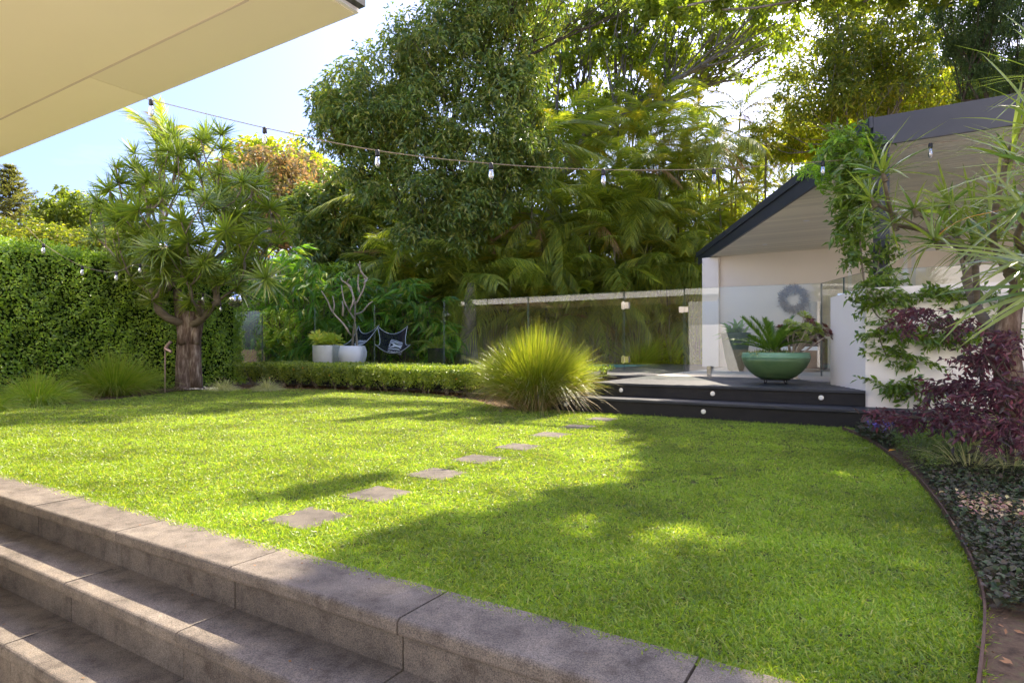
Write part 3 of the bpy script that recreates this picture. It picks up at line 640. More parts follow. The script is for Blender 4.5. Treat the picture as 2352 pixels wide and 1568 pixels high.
VE2 = 12.8; uc = u_at(1885, VE2); pane(fence, (u_at(1573, VF), VF), (uc, VE2), ZD + .05, ZT)
for px in (1626, 1826): spigot(fence, u_at(px, VF - .25), VF - .12, 0.22)
spigot(fence, u_at(1389, VF - .4), VF - .3, 0.22)
for a, b, zt in (((uc + .01, VE2), (uc + .42, VF - .56), ZT), ((uc + .43, VF - .58), (-0.26, 11.32), ZT)):
    pane(fence, a, b, ZD + .05, zt)
for a, b in ((-0.1, 1.1), (1.13, 2.4), (2.43, 3.7)): pane(fence, (a, 11.3), (b, 11.3), ZD + .05, ZT + .02)
for u in (-0.55, ): pass
for (u, v) in ((-0.62, 11.93), (-0.42, 11.6), (1.0, 11.22), (2.3, 11.22)):
    mb = MB(); ubox(mb, u - .05, u + .05, v - .03, v + .03, 1.83, 1.95); mb.build('clamp', 'chrome', fence)

# ================================================================ THE HOUSE EAVE over the steps (left) and the wall mirrored in the fence
house = empty('house_eave', 'cream painted soffit of the house roof jutting in over the steps', 'house')
ZE = 2.95; VE = 2.53; UE = -2.63
mb = MB(); ubox(mb, -22, UE - 0.42, -0.9, VE - 0.42, ZE, ZE + .05); mb.build('soffit', 'soffit_paint', house)
mb = MB()

for a_, b_ in ((-22, -8.003), (-7.997, -4.873), (-4.867, UE)):
    mb = MB(); ubox(mb, a_, b_, VE - 0.405, VE, ZE - .0, ZE + .05); mb.build('soffit_border', 'soffit_paint', house)
mb = MB(); ubox(mb, -22, UE - .405, VE - 0.4195, VE - .4055, ZE - .004, ZE + .04); mb.build('batten', 'pink_trim', house)
mb = MB(); ubox(mb, UE - .4195, UE - .4055, -0.9, VE - .42, ZE - .004, ZE + .04); mb.build('batten', 'pink_trim', house)
mb = MB(); ubox(mb, UE - 0.405, UE, -0.9, VE - 0.412, ZE - .0, ZE + .05); mb.build('soffit_border', 'soffit_paint', house)
mb = MB(); ubox(mb, -22, UE - .02, -0.9, VE - .02, ZE + .0505, ZE + .3); mb.build('roof', 'white_paint', house)
mb = MB(); ubox(mb, -22, UE + .02, VE + .001, VE + .02, ZE + .008, ZE + .34); mb.build('fascia', 'white_paint', house)
mb = MB(); ubox(mb, UE + .001, UE + .022, -0.9, VE + .0, ZE + .008, ZE + .30); mb.build('fascia', 'white_paint', house)
mb = MB(); ubox(mb, UE + .0225, UE + .07, -0.9, VE + .02, ZE + .03, ZE + .07); ubox(mb, -22, UE + .07, VE + .0205, VE + .05, ZE + .27, ZE + .36); mb.build('gutter', 'gutter_dark', house)
mb = MB(); ubox(mb, -22, -5.5, -1.0, -0.91, -.69, ZE - .002); ubox(mb, -5.499, -3.75, -1.0, -0.91, -.69, ZE - .002); mb.build('wall', 'house_wall', house)
mb = MB(); ubox(mb, -16, -3.2, -5.2, -5.1, -.69, 4.0); mb.build('rear_wall', 'house_wall', house)
mb = MB(); ubox(mb, 1.35, 11, -2.4, -2.3, -.69, 11); ubox(mb, -22, -4.3, -1.0, -0.5, ZE + .37, 8.4); mb.build('bounce_walls', 'white_paint', house)  # unseen white walls added to bounce sunlight back into the garden
mb = MB(); q4 = [(-3.78, -.69), (-1.40, -.69), (-2.25, 2.1), (-3.78, 2.1)]
mb.add([UV(a_, -4.0, b_) for a_, b_ in q4] + [UV(a_, -4.3, b_) for a_, b_ in q4], [(3, 2, 1, 0), (4, 5, 6, 7)] + [(i_, (i_ + 1) % 4, (i_ + 1) % 4 + 4, i_ + 4) for i_ in range(4)])
mb.build('patio_wall', 'white_paint', label='sunlit white patio wall seen as a pale reflection in the glass fence', cat='wall')

# ================================================================ HEDGES
def hedge(name, u0, u1, v0, v1, z0, z1, nleaf, mat, size, lab, cat, core_in=0.18, bare=0.0, faces=('v0', 'u1', 'top'), stems=0, cap_lump=0.05):
    t = empty(name, lab, cat)
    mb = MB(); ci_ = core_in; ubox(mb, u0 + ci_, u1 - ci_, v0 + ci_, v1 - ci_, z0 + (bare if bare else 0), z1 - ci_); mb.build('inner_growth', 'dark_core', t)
    areas = {'v0': (u1 - u0) * (z1 - z0), 'v1': (u1 - u0) * (z1 - z0), 'u1': (v1 - v0) * (z1 - z0), 'u0': (v1 - v0) * (z1 - z0), 'top': (u1 - u0) * (v1 - v0)}
    tot = sum(areas[f] for f in faces); P = []; Nn = []
    for f in faces:
        n = int(nleaf * areas[f] / tot); a = rng.uniform(0, 1, n); b = rng.uniform(0, 1, n); dp = rng.exponential(0.06, n) - 0.03
        lump = 0.05 * np.sin(a * 37 + b * 9) + 0.04 * np.sin(b * 23 - a * 61); dp = dp + lump * cap_lump / 0.05
        if f == 'v0': q = (u0 + a * (u1 - u0), v0 + dp, z0 + b * (z1 - z0)); nn = -CV
        elif f == 'v1': q = (u0 + a * (u1 - u0), v1 - dp, z0 + b * (z1 - z0)); nn = CV
        elif f == 'u1': q = (u1 - dp, v0 + a * (v1 - v0), z0 + b * (z1 - z0)); nn = CU
        elif f == 'u0': q = (u0 + dp, v0 + a * (v1 - v0), z0 + b * (z1 - z0)); nn = -CU
        else: q = (u0 + a * (u1 - u0), v0 + b * (v1 - v0), z1 - dp); nn = np.array([0, 0, 1.])
        pts = np.outer(q[0], CU) + np.outer(q[1], CV); pts[:, 2] = q[2]
        P.append(pts * H); Nn.append(np.tile(nn, (n, 1)))
    P = np.concatenate(P); Nn = np.concatenate(Nn)
    D = norm(Nn * 0.45 + rdir(len(P)) * 1.0 + np.array([0, 0, -.1]))
    mb = MB(); leaves(mb, P, D, rng.uniform(.7, 1.25, len(P)) * size, 0.55, 0.3, 0.05, roll=.45, N=Nn + np.array([0, 0, .35])); o = mb.build('foliage', mat, t); o['kind'] = 'stuff'
    return t
lh = hedge('tall_hedge', -19.5, -16.0, 3.2, 11.0, -0.04, 3.3, 88000, 'hedge_leaf', 0.056, 'tall clipped dense green hedge wall along the left boundary', 'hedge', faces=('u1', 'top', 'v1', 'v0'), cap_lump=0.09)

# low hedge of separate bushes
lowh = empty('low_hedge', 'low clipped glossy green hedge with bare stems along the back of the lawn', 'hedge')
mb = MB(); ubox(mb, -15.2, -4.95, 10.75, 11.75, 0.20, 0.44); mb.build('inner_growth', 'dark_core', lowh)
Pl = []; Dl = []; st = MB(); orange = []
u = -15.4; k = 0
while u < -4.9:
    w_ = rng.uniform(.55, .75); cu = u + w_ / 2
    vf = 10.45 - max(0, (cu + 6.6)) * 0.30
    n = 1500
    a = rng.uniform(-.5, .5, n) * w_ * 1.15; z = 0.53 * rng.uniform(0.02, 1, n) ** 0.55
    # front faces bulge; lower part thins out to bare stems
    dep = np.abs(rng.normal(0, .10, n)) + 0.06 * np.cos(a / w_ * pi * 2)
    vv = vf + dep + np.where(z < .3, (0.3 - z) * 0.5, 0); pts = np.outer(cu + a, CU) + np.outer(vv, CV); pts[:, 2] = z
    keep = rng.uniform(0, 1, n) < np.clip(0.25 + z * 2.4 - np.abs(a / w_) * (0.6 - z), 0.12, 1)
    pts = pts[keep]; Pl.append(pts * H); Dl.append(norm(rdir(len(pts)) * .9 - CV * .25 + [0, 0, .4]))
    n = 1500; a = rng.uniform(-.55, .55, n) * w_; vv = rng.uniform(vf, 12.0, n); pts = np.outer(cu + a, CU) + np.outer(vv, CV); pts[:, 2] = 0.545 + rng.normal(0, .022, n) + 0.02 * sin(k * 1.7)
    Pl.append(pts * H); Dl.append(norm(rdir(n, 0, 1) + [0, 0, .5]))
    for q in range(5):
        b0 = UV(cu + rng.normal(0, .06), vf + .25, -.03); b1 = UV(cu + rng.uniform(-.35, .35), vf + rng.uniform(.02, .3), rng.uniform(.3, .55)); tube(st, bez(b0, (b0 + b1) / 2 + rng.normal(0, .03, 3), b1, 4), [.010, .008, .006, .004], 5)
    if rng.uniform() < .45: orange.append(UV(cu + rng.uniform(-.3, .3), vf - .03, rng.uniform(.2, .5)))
    u += w_ * .92; k += 1
Pl = np.concatenate(Pl); Dl = np.concatenate(Dl); mb = MB(); leaves(mb, Pl, Dl, rng.uniform(.7, 1.3, len(Pl)) * .045, .5, .3, .1, roll=.6, N=np.tile(-CV * .6 + [0, 0, .8], (len(Pl), 1))); o = mb.build('foliage', 'low_hedge_leaf', lowh); o['kind'] = 'stuff'
st.build('stems', 'twig_bark', lowh)['kind'] = 'stuff'
for p_ in orange:
    mb = MB(); leaves(mb, np.tile(p_, (5, 1)), rdir(5), .022, .8); mb.build('orange_leaf', 'cone_orange', lowh)
# mulch strip of the beds
def scatter_stuff(name, poly, n, mat, fn, lab, cat, z=0.0, inside=None):
    P = []; got = 0; poly = np.array([p[:2] for p in poly]); lo, hi = poly.min(0), poly.max(0)
    for _ in range(40):
        q = rng.uniform(lo, hi, (n * 2, 2)); q = q[poly_inside(q, poly)]
        if inside is not None: q = q[inside(q)]
        P.append(q); got += len(q)
        if got >= n: break
    q = np.concatenate(P)[:n]; P3 = np.zeros((len(q), 3)); P3[:, :2] = q; P3[:, 2] = z
    mb = MB(); fn(mb, P3); return mb.build(name, mat, kind='stuff', label=lab, cat=cat)
strip = [G(540, 896), G(800, 899), G(1000, 908), G(1130, 932), UV(-4.8, 9.6), UV(-5, 11.5), UV(-15, 11.5), UV(-15.5, 10.1)]
scatter_stuff('bark_mulch', strip, 7000, 'mulch', lambda mb, P: leaves(mb, P + [0, 0, -.02], rdir(len(P), -.1, .5), rng.uniform(.015, .04, len(P)), .5, .1), 'brown bark mulch under the low clipped hedge', 'mulch')

# ================================================================ GRASSY CLUMPS
def clump(name, c, r0, n, Lr, w_, lean, droop, mat, lab, cat, group=None, dry=0.0, up=1.0, seed=1):
    R = np.random.default_rng(seed); t = empty(name, lab, cat, group, loc=(0, 0, 0))
    def mk(n, nm, mat, Lr, lean, droop, w_):
        a = R.uniform(0, 2 * pi, n); rr = np.sqrt(R.uniform(0, 1, n)); P = np.stack([c[0] + rr * r0 * np.cos(a), c[1] + rr * r0 * np.sin(a), np.full(n, c[2] - .03)], 1)
        tilt = rr * lean + R.normal(0, .10, n); D = np.stack([np.cos(a) * np.sin(tilt), np.sin(a) * np.sin(tilt), np.cos(tilt) * up], 1) + R.normal(0, .06, (n, 3))
        Ln = R.uniform(*Lr, n); mb = MB(); straps(mb, P, D, Ln, R.uniform(.7, 1.2, n) * w_, droop * (0.35 + np.abs(np.sin(tilt)) * 1.1) * R.uniform(.7, 1.3, n), 5, .6, .25, R)
        o = mb.build(nm, mat, t); o['kind'] = 'stuff'
    mk(n, 'blades', mat, Lr, lean, droop, w_)
    if dry: mk(int(n * dry), 'dry_blades', 'dry_blade', (Lr[0] * .6, Lr[1] * .95), lean * 1.25, droop * 1.3, w_ * .8)
    return t
c = G(1230, 934); clump('mat_rush', c, 0.25, 10500, (0.82, 1.50), 0.0058, 0.56, 0.56, 'lomandra_leaf', 'huge round clump of long green grassy blades beside the deck step', 'ornamental grass', dry=.20, seed=3)
c = G(262, 903); clump('weeping_grass', c, 0.28, 3000, (0.70, 1.22), 0.0065, .8, 0.55, 'tussock_leaf', 'large drooping green tussock against the tall hedge', 'ornamental grass', 'tussocks at the foot of the tall hedge', dry=.1, seed=4)
c = G(85, 925); clump('weeping_grass', c, 0.24, 1900, (0.50, 0.85), 0.006, 1.05, 0.6, 'tussock_leaf', 'lower spreading green tussock at the left frame side before the hedge', 'ornamental grass', 'tussocks at the foot of the tall hedge', dry=.06, seed=5)
c = G(-40, 938); clump('weeping_grass', c, 0.22, 700, (0.35, 0.6), 0.006, 1.05, 0.6, 'tussock_leaf', 'leftmost green tussock cut off by the left side of the photo', 'ornamental grass', 'tussocks at the foot of the tall hedge', seed=6)
c = G(513, 894); clump('variegated_sedge', c, 0.12, 800, (0.26, 0.50), 0.006, 1.2, 0.7, 'silver_blade', 'pale silvery sedge tuft right beside the dracaena trunk', 'sedge', 'silvery sedge tufts', seed=7)
c = G(614, 894); clump('variegated_sedge', c, 0.12, 800, (0.26, 0.50), 0.006, 1.2, 0.7, 'silver_blade', 'pale silvery sedge tuft at the left end of the low hedge', 'sedge', 'silvery sedge tufts', seed=8)
c = G(478, 872); clump('strappy_lily', np.array([c[0], c[1], 0]), 0.12, 130, (0.5, 0.9), 0.025, 0.9, 0.6, 'tussock_leaf', 'broad leaved strappy green plant behind the dracaena trunk', 'plant', seed=9)
# more grassy plants in the pool garden beneath the palms
c = W(1465, 815, 22.5); c[2] = .3; clump('weeping_grass', c, 0.3, 500, (0.9, 1.6), 0.012, 0.8, 0.4, 'tussock_leaf', 'yellowish feathery grass behind the gate beneath the palms', 'ornamental grass', seed=10)

# ================================================================ DRACAENA by the hedge (left)
def rosette_mesh(name, mat, n, Ln, w_, seed, zmin=-0.35, droop=.25, segs=4):
    R = np.random.default_rng(seed); D = rdir(n, zmin, 1.0, R); mb = MB()
    straps(mb, D * 0.012, D, R.uniform(.75, 1.15, n) * Ln, R.uniform(.8, 1.2, n) * w_, R.uniform(.05, droop, n), segs, .25, .3, R, wprof=[.55, 1.0, .85, .5][:segs])
    return mb.mesh(name, mat)
def to_euler(d):
    return Vector(d).to_track_quat('Z', 'Y').to_euler()
dt = empty('dragon_tree', 'old multi-headed dracaena tree with rough forked trunk before the tall hedge', 'tree')
rb = G(432, 893); YT = 14.9
fork = W(436, 745, YT)
heads = []
R = np.random.default_rng(21)
cand = []
for _ in range(4000):
    q = inball(1, R)[0]; cand.append(q)
cand = [q for q in cand if np.linalg.norm(q) > 0.42]
def crown_px(q):   # crown ellipsoid: centre (435,505) px
    return W(436 + q[0] * 212, 500 - q[2] * 205, YT + q[1] * 2.1)
pts = []
for q in cand:
    p_ = crown_px(q)
    if q[2] < -.62: continue
    if all(np.linalg.norm(p_ - r_) > 0.22 for r_ in pts): pts.append(p_)
    if len(pts) >= 135: break
extra = [(350, 690, 14.2), (300, 640, 14.2), (380, 640, 13.9), (430, 640, 13.7), (440, 690, 13.9), (500, 650, 13.9), (400, 600, 13.8), (545, 660, 14.2), (330, 600, 14.2), (270, 600, 14.4), (460, 560, 13.6), (370, 550, 13.8), (338, 652, 14.4), (400, 318, 14.9), (470, 330, 14.8), (360, 330, 14.9), (560, 600, 14.0), (610, 640, 13.6), (640, 560, 14.4), (590, 540, 13.8), (520, 640, 13.8), (470, 600, 13.4), (225, 465, 14.8), (222, 545, 14.6), (490, 700, 14.2), (620, 480, 14.9), (655, 530, 15)]
pts += [W(*e) for e in extra]
start = [W(434, 850, YT), W(437, 800, YT), fork]
mbk, ends = branches(rb - np.array([0, 0, .03]), pts, 0.0105, 0.075, 0.45, start=start, wob=.25, sides=7, back=.35)
mbk.build('branches', 'twig_bark', dt, smooth=True)
mb = MB()
prof = [(893, .36), (885, .29), (870, .255), (840, .24), (800, .23), (760, .235), (735, .245), (715, .21)]
pt = []; rr = []
for py, r_ in prof: pt.append(W(432 + (893 - py) * .03, py, YT)); rr.append(r_ * H)
tube(mb, pt, rr, 18)
# flutes and the two big limbs
for (x1, y1, x2, y2, r1, r2) in ((425, 790, 408, 665, .16, .10), (447, 790, 462, 690, .13, .08), (418, 893, 424, 760, .16, .14), (452, 893, 446, 760, .15, .14)):
    a, b = W(x1, y1, YT - .12), W(x2, y2, YT - .05); tube(mb, bez(a, (a + b) / 2 + rng.normal(0, .02, 3), b, 6), np.linspace(r1, r2, 6) * H, 10)
V = mb.v
for i in range(len(V)):   # furrowed bark
    ang = np.arctan2(V[i][:, 1] - rb[1], V[i][:, 0] - rb[0]); V[i] = V[i] + (np.sin(ang * 11 + V[i][:, 2] * 3)[:, None] * .010) * norm(np.stack([np.cos(ang), np.sin(ang), 0 * ang], 1))
mb.build('trunk', 'bark', dt, smooth=True)
ros = [rosette_mesh('leaf_rosette', 'dracaena_leaf', 66, 0.42, 0.028, 60 + k, droop=.18) for k in range(5)]
root_c = W(436, 640, YT)
for i, p_ in enumerate(pts):
    d = norm(np.array([p_ - root_c]))[0] + np.array([0, 0, .35]); e = to_euler(d)
    link('leaf_rosette', ros[i % 5], dt, loc=p_, rot=(e.x, e.y, e.z + rng.uniform(0, 6)), scale=rng.uniform(.65, 1.2))
# mirror balls hanging in it
def mirror_ball(px, py, Y, lab, rad=.125):
    p_ = W(px, py, Y); t = empty('mirror_ball', lab, 'mirror ball', 'mirror balls hanging in the dracaena')
    mb = MB(); n1, n2 = 14, 24; 
    for i in range(n1):
        th0, th1 = pi * i / n1 + .02, pi * (i + 1) / n1 - .02
        for j in range(n2):
            a0, a1 = 2 * pi * j / n2 + .02, 2 * pi * (j + 1) / n2 - .02
            V = [p_ + rad * np.array([sin(t_) * cos(a_), sin(t_) * sin(a_), cos(t_)]) for t_, a_ in ((th0, a0), (th1, a0), (th1, a1), (th0, a1))]; mb.add(V, [(0, 1, 2, 3)])
    mb.build('mirror_facets', 'mirror_tile', t)
    mb = MB(); lathe(mb, [(0.001, -rad * .97)] + [(rad * .97 * sin(a), -rad * .97 * cos(a)) for a in np.linspace(.2, pi - .2, 8)] + [(.001, rad * .97)], p_, 16); mb.build('ball_core', 'gap_seal', t)
    mb = MB(); tube(mb, [p_ + [0, 0, rad], p_ + [0, 0, rad + .35]], .003, 4); mb.build('hanging_wire', 'cable', t)
mirror_ball(540, 688, 14.0, 'silver mirror ball hanging low at the right of the dracaena crown', .135)
mirror_ball(380, 566, 13.2, 'silver mirror ball half hidden inside the dracaena crown', .12)
# path spotlight on a pole
t = empty('spotlight_pole', 'slim pole with small twin spotlight left of the dracaena trunk', 'garden light')
b = G(379, 901); mb = MB(); tube(mb, [b, [b[0], b[1], W(379, 800, 13.76)[2]]], .011, 8); mb.build('pole', 'copper_pole', t)
top = np.array([b[0], b[1], W(379, 800, 13.76)[2]])
for d in ((.10, 0, .12), (.12, -.02, -.06)):
    mb = MB(); tube(mb, [top, top + np.array(d)], .026, 10); mb.build('spotlight', 'copper_pole', t)
c = G(455, 896)
def daisies(mb, P): leaves(mb, P + [0, 0, .03], rdir(len(P), .1, 1), .02, .8)
scatter_stuff('white_daisies', [G(425, 899), G(500, 899), G(500, 893), G(440, 892)], 160, 'white_petal', daisies, 'tiny white daisies at the foot of the dracaena trunk', 'flowers')

# ================================================================ BAMBOO-LIKE HEDGE behind the fence
def spray_mesh(name, mat, n, Ln, asp, seed, length, droop_axis=.5, hang=.6, leaf_droop=.35):
    R = np.random.default_rng(seed); mb = MB(); t_ = np.linspace(.1, 1, n)
    P = np.stack([t_ * length, R.normal(0, .01, n), -droop_axis * length * t_ ** 2], 1)
    side = np.where(np.arange(n) % 2 == 0, 1, -1); D = np.stack([.75 + R.normal(0, .25, n), side * R.uniform(.3, .9, n), -hang + R.normal(0, .3, n)], 1)
    leaves(mb, P, D, R.uniform(.7, 1.15, n) * Ln, asp, .25, leaf_droop, roll=.5, mid=.35, R=R)
    tube(mb, [[0, 0, 0], [length * .5, 0, -droop_axis * length * .25], [length, 0, -droop_axis * length]], [.005, .004, .002], 4, cap=False)
    return mb.mesh(name, mat)
bsp = [spray_mesh('leaf_spray', 'bamboo_leaf', 11, 0.31, .25, 80 + k, .42, .45, .75) for k in range(6)]
bn = 7
for i in range(bn):
    x0, x1 = 500 + i * 74, 500 + (i + 1) * 74
    lab = ['leftmost', 'second', 'third', 'fourth', 'fifth', 'sixth', 'rightmost'][i]
    t = empty('bamboo_clump', 'broad leaved green bamboo clump behind the glass fence, %s from the left hedge' % lab if 0 < i < 6 else ('broad leaved bamboo clump next to the tall left hedge behind the fence' if i == 0 else 'broad leaved bamboo clump behind the right butterfly chair'), 'bamboo', 'bamboo clumps behind the glass fence')
    topy = [590, 575, 590, 625, 650, 640, 690][i]
    mb = MB()
    for q in range(22):
        px = rng.uniform(x0, x1); Y = rng.uniform(22.5, 24.5) - (x0 - 500) / 500 * 2; b0 = W(px, HY, Y); b0[2] = ZD * H - .05; tp = W(px + rng.normal(0, 18), rng.uniform(topy, 760), Y - rng.uniform(0, .8))
        tube(mb, bez(b0, (b0 + tp) / 2 + rng.normal(0, .05, 3), tp, 5), [.014, .013, .011, .009, .006], 5)
    mb.build('canes', 'bamboo_cane', t)
    for q in range(62):
        px = rng.uniform(x0 - 12, x1 + 12); py = topy + (820 - topy) * rng.uniform(0, 1) ** 1.15; Y = 20.9 + rng.uniform(0, 2.0) + (px - 700) * -.002
        p_ = W(px, py, Y); a = rng.uniform(pi, 2 * pi)
        link('leaf_spray', bsp[rng.integers(0, 6)], t, loc=p_, rot=(rng.normal(0, .3), rng.normal(-.3, .3), a), scale=rng.uniform(.8, 1.25))
mb = MB(); P = np.stack([W(rng.uniform(460, 1010), rng.uniform(600, 830), 24.4 + rng.uniform(0, .8)) for _ in range(9000)]); leaves(mb, P, rdir(len(P), -.9, .1), rng.uniform(.15, .3, len(P)), .25, .2, .3, roll=.8, N=np.tile([0., -.8, .5], (len(P), 1)))
mb.build('bamboo_thicket', 'hedge_leaf', kind='stuff', label='dense dark bamboo growth filling the space behind the bamboo clumps', cat='bamboo')
a_, b_ = W(450, 800, 26), W(1000, 800, 26); nn = np.array([0, .05]); mb = MB()
prism(mb, [a_[:2], b_[:2], b_[:2] + nn, a_[:2] + nn], 0, 2.9); mb.build('boundary_fence', 'dark_timber', label='dark timber boundary fence hidden behind the bamboo', cat='fence')

# ================================================================ POTS AND CHAIRS ON THE TERRACE
def pot(name, prof, px, Y, mat, lab, cat='pot', z=ZD, n=28):
    c = W(px, HY, Y); c[2] = z * H; t = empty(name, lab, cat); mb = MB(); lathe(mb, prof, c, n); mb.build('pot_body', mat, t, smooth=True); return t, c
t, c = pot('round_planter', [(.12, 0), (.19, .04), (.265, .14), (.305, .27), (.30, .38), (.265, .475), (.255, .485), (.235, .48), (.235, .42), (.01, .42)], 810, 17.6, 'blue_white_pot', 'round white ball planter holding a bare branched frangipani', 'planter')
t2, c2 = pot('drum_planter', [(.29, 0), (.315, .02), (.325, .485), (.325, .50), (.30, .50), (.30, .44), (.01, .44)], 752, 18.3, 'pale_pot', 'pale cylindrical planter full of yellow green succulents', 'planter')
fr = empty('frangipani', 'leafless branching frangipani in the round white planter', 'tree')
Yf = 17.6
FB = [[(806, 830), (812, 760), (815, 735)], [(815, 832), (820, 790), (815, 735)], [(806, 770), (790, 745), (763, 715), (752, 690), (738, 668)], [(765, 716), (768, 700), (764, 680)],
      [(815, 735), (803, 715), (790, 690), (784, 655)], [(815, 735), (816, 700), (822, 690), (836, 660), (838, 640), (828, 622), (826, 600)], [(803, 715), (812, 685), (800, 655), (786, 645), (783, 636)],
      [(815, 722), (832, 716), (845, 700), (856, 692)], [(816, 700), (806, 660), (797, 650), (802, 640)], [(787, 725), (788, 705), (786, 692)], [(826, 672), (822, 650), (824, 630)], [(836, 650), (843, 640), (833, 628), (822, 606)]]
for q in FB:
    mb = MB(); pp = [W(x, y, Yf + rng.normal(0, .06)) for x, y in q]; r0 = .034 if q[0][1] > 800 else .022; pp = smooth_line(pp, 3); tube(mb, pp, np.linspace(r0, .013, len(pp)), 7); mb.build('branch', 'frangipani_bark', fr, smooth=True)
mb = MB(); leaves(mb, np.tile(W(856, 691, Yf), (5, 1)), rdir(5, -.1, .6), .11, .35); mb.build('young_leaves', 'yellow_leaf', fr)
su = empty('succulent_planting', 'leafy yellow green succulents in the pale drum planter', 'plant')
for i in range(11):
    R = np.random.default_rng(200 + i); n = 26; mb = MB(); D = rdir(n, -.1, 1, R); leaves(mb, D * .01, D, R.uniform(.15, .26, n), .30, .3, .1, mid=.6, R=R)
    p_ = W(rng.uniform(724, 782), rng.uniform(772, 792), 18.2 + rng.uniform(-.3, .3)); mb.build('leaf_rosette', 'succulent_leaf', su, loc=p_)

def butterfly_chair(px, Y, rz, lab):
    t = empty('butterfly_chair', lab, 'chair', 'butterfly chairs on the pool terrace', loc=W(px, HY, Y) * [1, 1, 0] + [0, 0, ZD * H]); t.rotation_euler = (0, 0, rz)
    # sling: four raised corners, sagging middle
    n = 14; V = []
    C = {(-1, 1): (-.36, .32, .98), (1, 1): (.36, .32, .98), (-1, -1): (-.40, -.40, .52), (1, -1): (.40, -.40, .52)}
    for i in range(n + 1):
        s_ = -1 + 2 * i / n
        for j in range(n + 1):
            r_ = -1 + 2 * j / n
            a = (1 - s_) / 2; b = (1 - r_) / 2
            P = (np.array(C[(-1, -1)]) * a * b + np.array(C[(1, -1)]) * (1 - a) * b + np.array(C[(-1, 1)]) * a * (1 - b) + np.array(C[(1, 1)]) * (1 - a) * (1 - b))
            ex = 1 - s_ * s_; ey = 1 - r_ * r_
            P[2] -= 0.20 * ex * (1 - ey) + 0.22 * ey * (1 - ex) * .8 + 0.40 * ex * ey + .0
            P[1] += 0.12 * ex * (1 if r_ < 0 else -1) * (r_ * r_); P[0] *= 1 - .22 * ey
            V.append(P)
    F = [(i * (n + 1) + j, (i + 1) * (n + 1) + j, (i + 1) * (n + 1) + j + 1, i * (n + 1) + j + 1) for i in range(n) for j in range(n)]
    mb = MB(); mb.add(V, F); sl = mb.build('sling', 'canvas_black', t, smooth=True)
    V = np.array(V); rim = [V[i * (n + 1)] for i in range(n + 1)] + [V[n * (n + 1) + j] for j in range(1, n + 1)] + [V[i * (n + 1) + n] for i in range(n - 1, -1, -1)] + [V[j] for j in range(n - 1, -1, -1)]
    mb = MB(); tube(mb, rim, .008, 5, cap=False); mb.build('piping', 'piping_white', sl)
    mb = MB()
    for a, b in ((C[(-1, 1)], (.30, -.36, 0.01)), (C[(1, 1)], (-.30, -.36, 0.01)), (C[(-1, -1)], (.30, .34, .01)), (C[(1, -1)], (-.30, .34, .01))): tube(mb, [a, b], .007, 6)
    tube(mb, [(.30, -.36, .01), (-.30, -.36, .01)], .007, 6); tube(mb, [(.30, .34, .01), (-.30, .34, .01)], .007, 6); mb.build('frame', 'iron', t)
    return t
ch = butterfly_chair(823, 18.9, radians(-35), 'black butterfly chair with white piping half behind the round white planter')
ch2 = butterfly_chair(902, 19.2, radians(12), 'black butterfly chair with white piping standing free beside the bamboo')
def cushion(loc, rot, lab, s_=.175):
    n = 10; V = []; F = []
    for side in (1, -1):
        for i in range(n + 1):
            for j in range(n + 1):
                x, y = -1 + 2 * i / n, -1 + 2 * j / n; V.append((x * s_ * (1 - .06 * y * y), y * s_ * (1 - .06 * x * x), side * .075 * ((1 - x * x) * (1 - y * y)) ** .4))
    m_ = (n + 1) ** 2
    for k in (0, 1):
        for i in range(n):
            for j in range(n):
                q = (k * m_ + i * (n + 1) + j, k * m_ + (i + 1) * (n + 1) + j, k * m_ + (i + 1) * (n + 1) + j + 1, k * m_ + i * (n + 1) + j + 1); F.append(q if k == 0 else q[::-1])
    mb = MB(); mb.add(V, F); return mb.build('cushion', 'zebra_fabric', loc=loc, rot=rot, label=lab, cat='cushion', group='striped cushions on the butterfly chairs', smooth=True)
def chair_seat(o, dy=-.0, dz=.62): 
    a = o.rotation_euler.z; return np.array(o.location) + [-sin(a) * dy, cos(a) * dy, dz]
cushion(chair_seat(ch, .02, .47), (radians(62), 0, radians(-35)), 'black and white swirl cushion on the chair behind the round planter')
cushion(chair_seat(ch2, .02, .46) + [.08, 0, 0], (radians(62), radians(16), radians(12)), 'black and white swirl cushion on the free standing butterfly chair')

def frond_mesh(name, mat, seed, length=1.5, n=34, ll=.36, lw=.026, arch=.55, v=.35, hang=.35, up0=0.0, segs=2, rach=.012):
    """pinnate palm frond along +X arching down"""
    R = np.random.default_rng(seed); mb = MB()
    def cen(t): return np.stack([length * t * (1 - .12 * t), 0 * t, length * (up0 * t - arch * t ** 2)], -1)
    tt = np.linspace(0.16, 1, n); C_ = cen(tt); T = norm(np.gradient(C_, axis=0))
    tube(mb, cen(np.linspace(0, 1, 8)), np.linspace(rach, .003, 8), 4, cap=False)
    for side in (1, -1):
        env = np.sin(np.clip(tt, 0, 1) ** .7 * pi * .93) ** .6; S = np.array([0, side, 0.0])
        D = T * (.55 + .5 * tt[:, None]) + S * .9 + np.array([0, 0, 1.0]) * v + R.normal(0, .07, (n, 3))
        straps(mb, C_, D, ll * (env + .12) * R.uniform(.85, 1.1, n), lw * R.uniform(.8, 1.1, n), hang * R.uniform(.6, 1.5, n), segs, .15, .5, R)
    return mb.mesh(name, mat)
fern_f = [frond_mesh('frond', 'palm_leaf', 300 + k, .62, 20, .16, .02, .55, .2, .3, .7) for k in range(2)]
t, c = pot('dark_planter', [(.16, 0), (.19, .02), (.20, .42), (.205, .44), (.18, .44), (.18, .40), (.01, .40)], 1002, 19.0, 'dark_pot', 'dark cylindrical planter beside the bamboo with a small palm', 'planter')
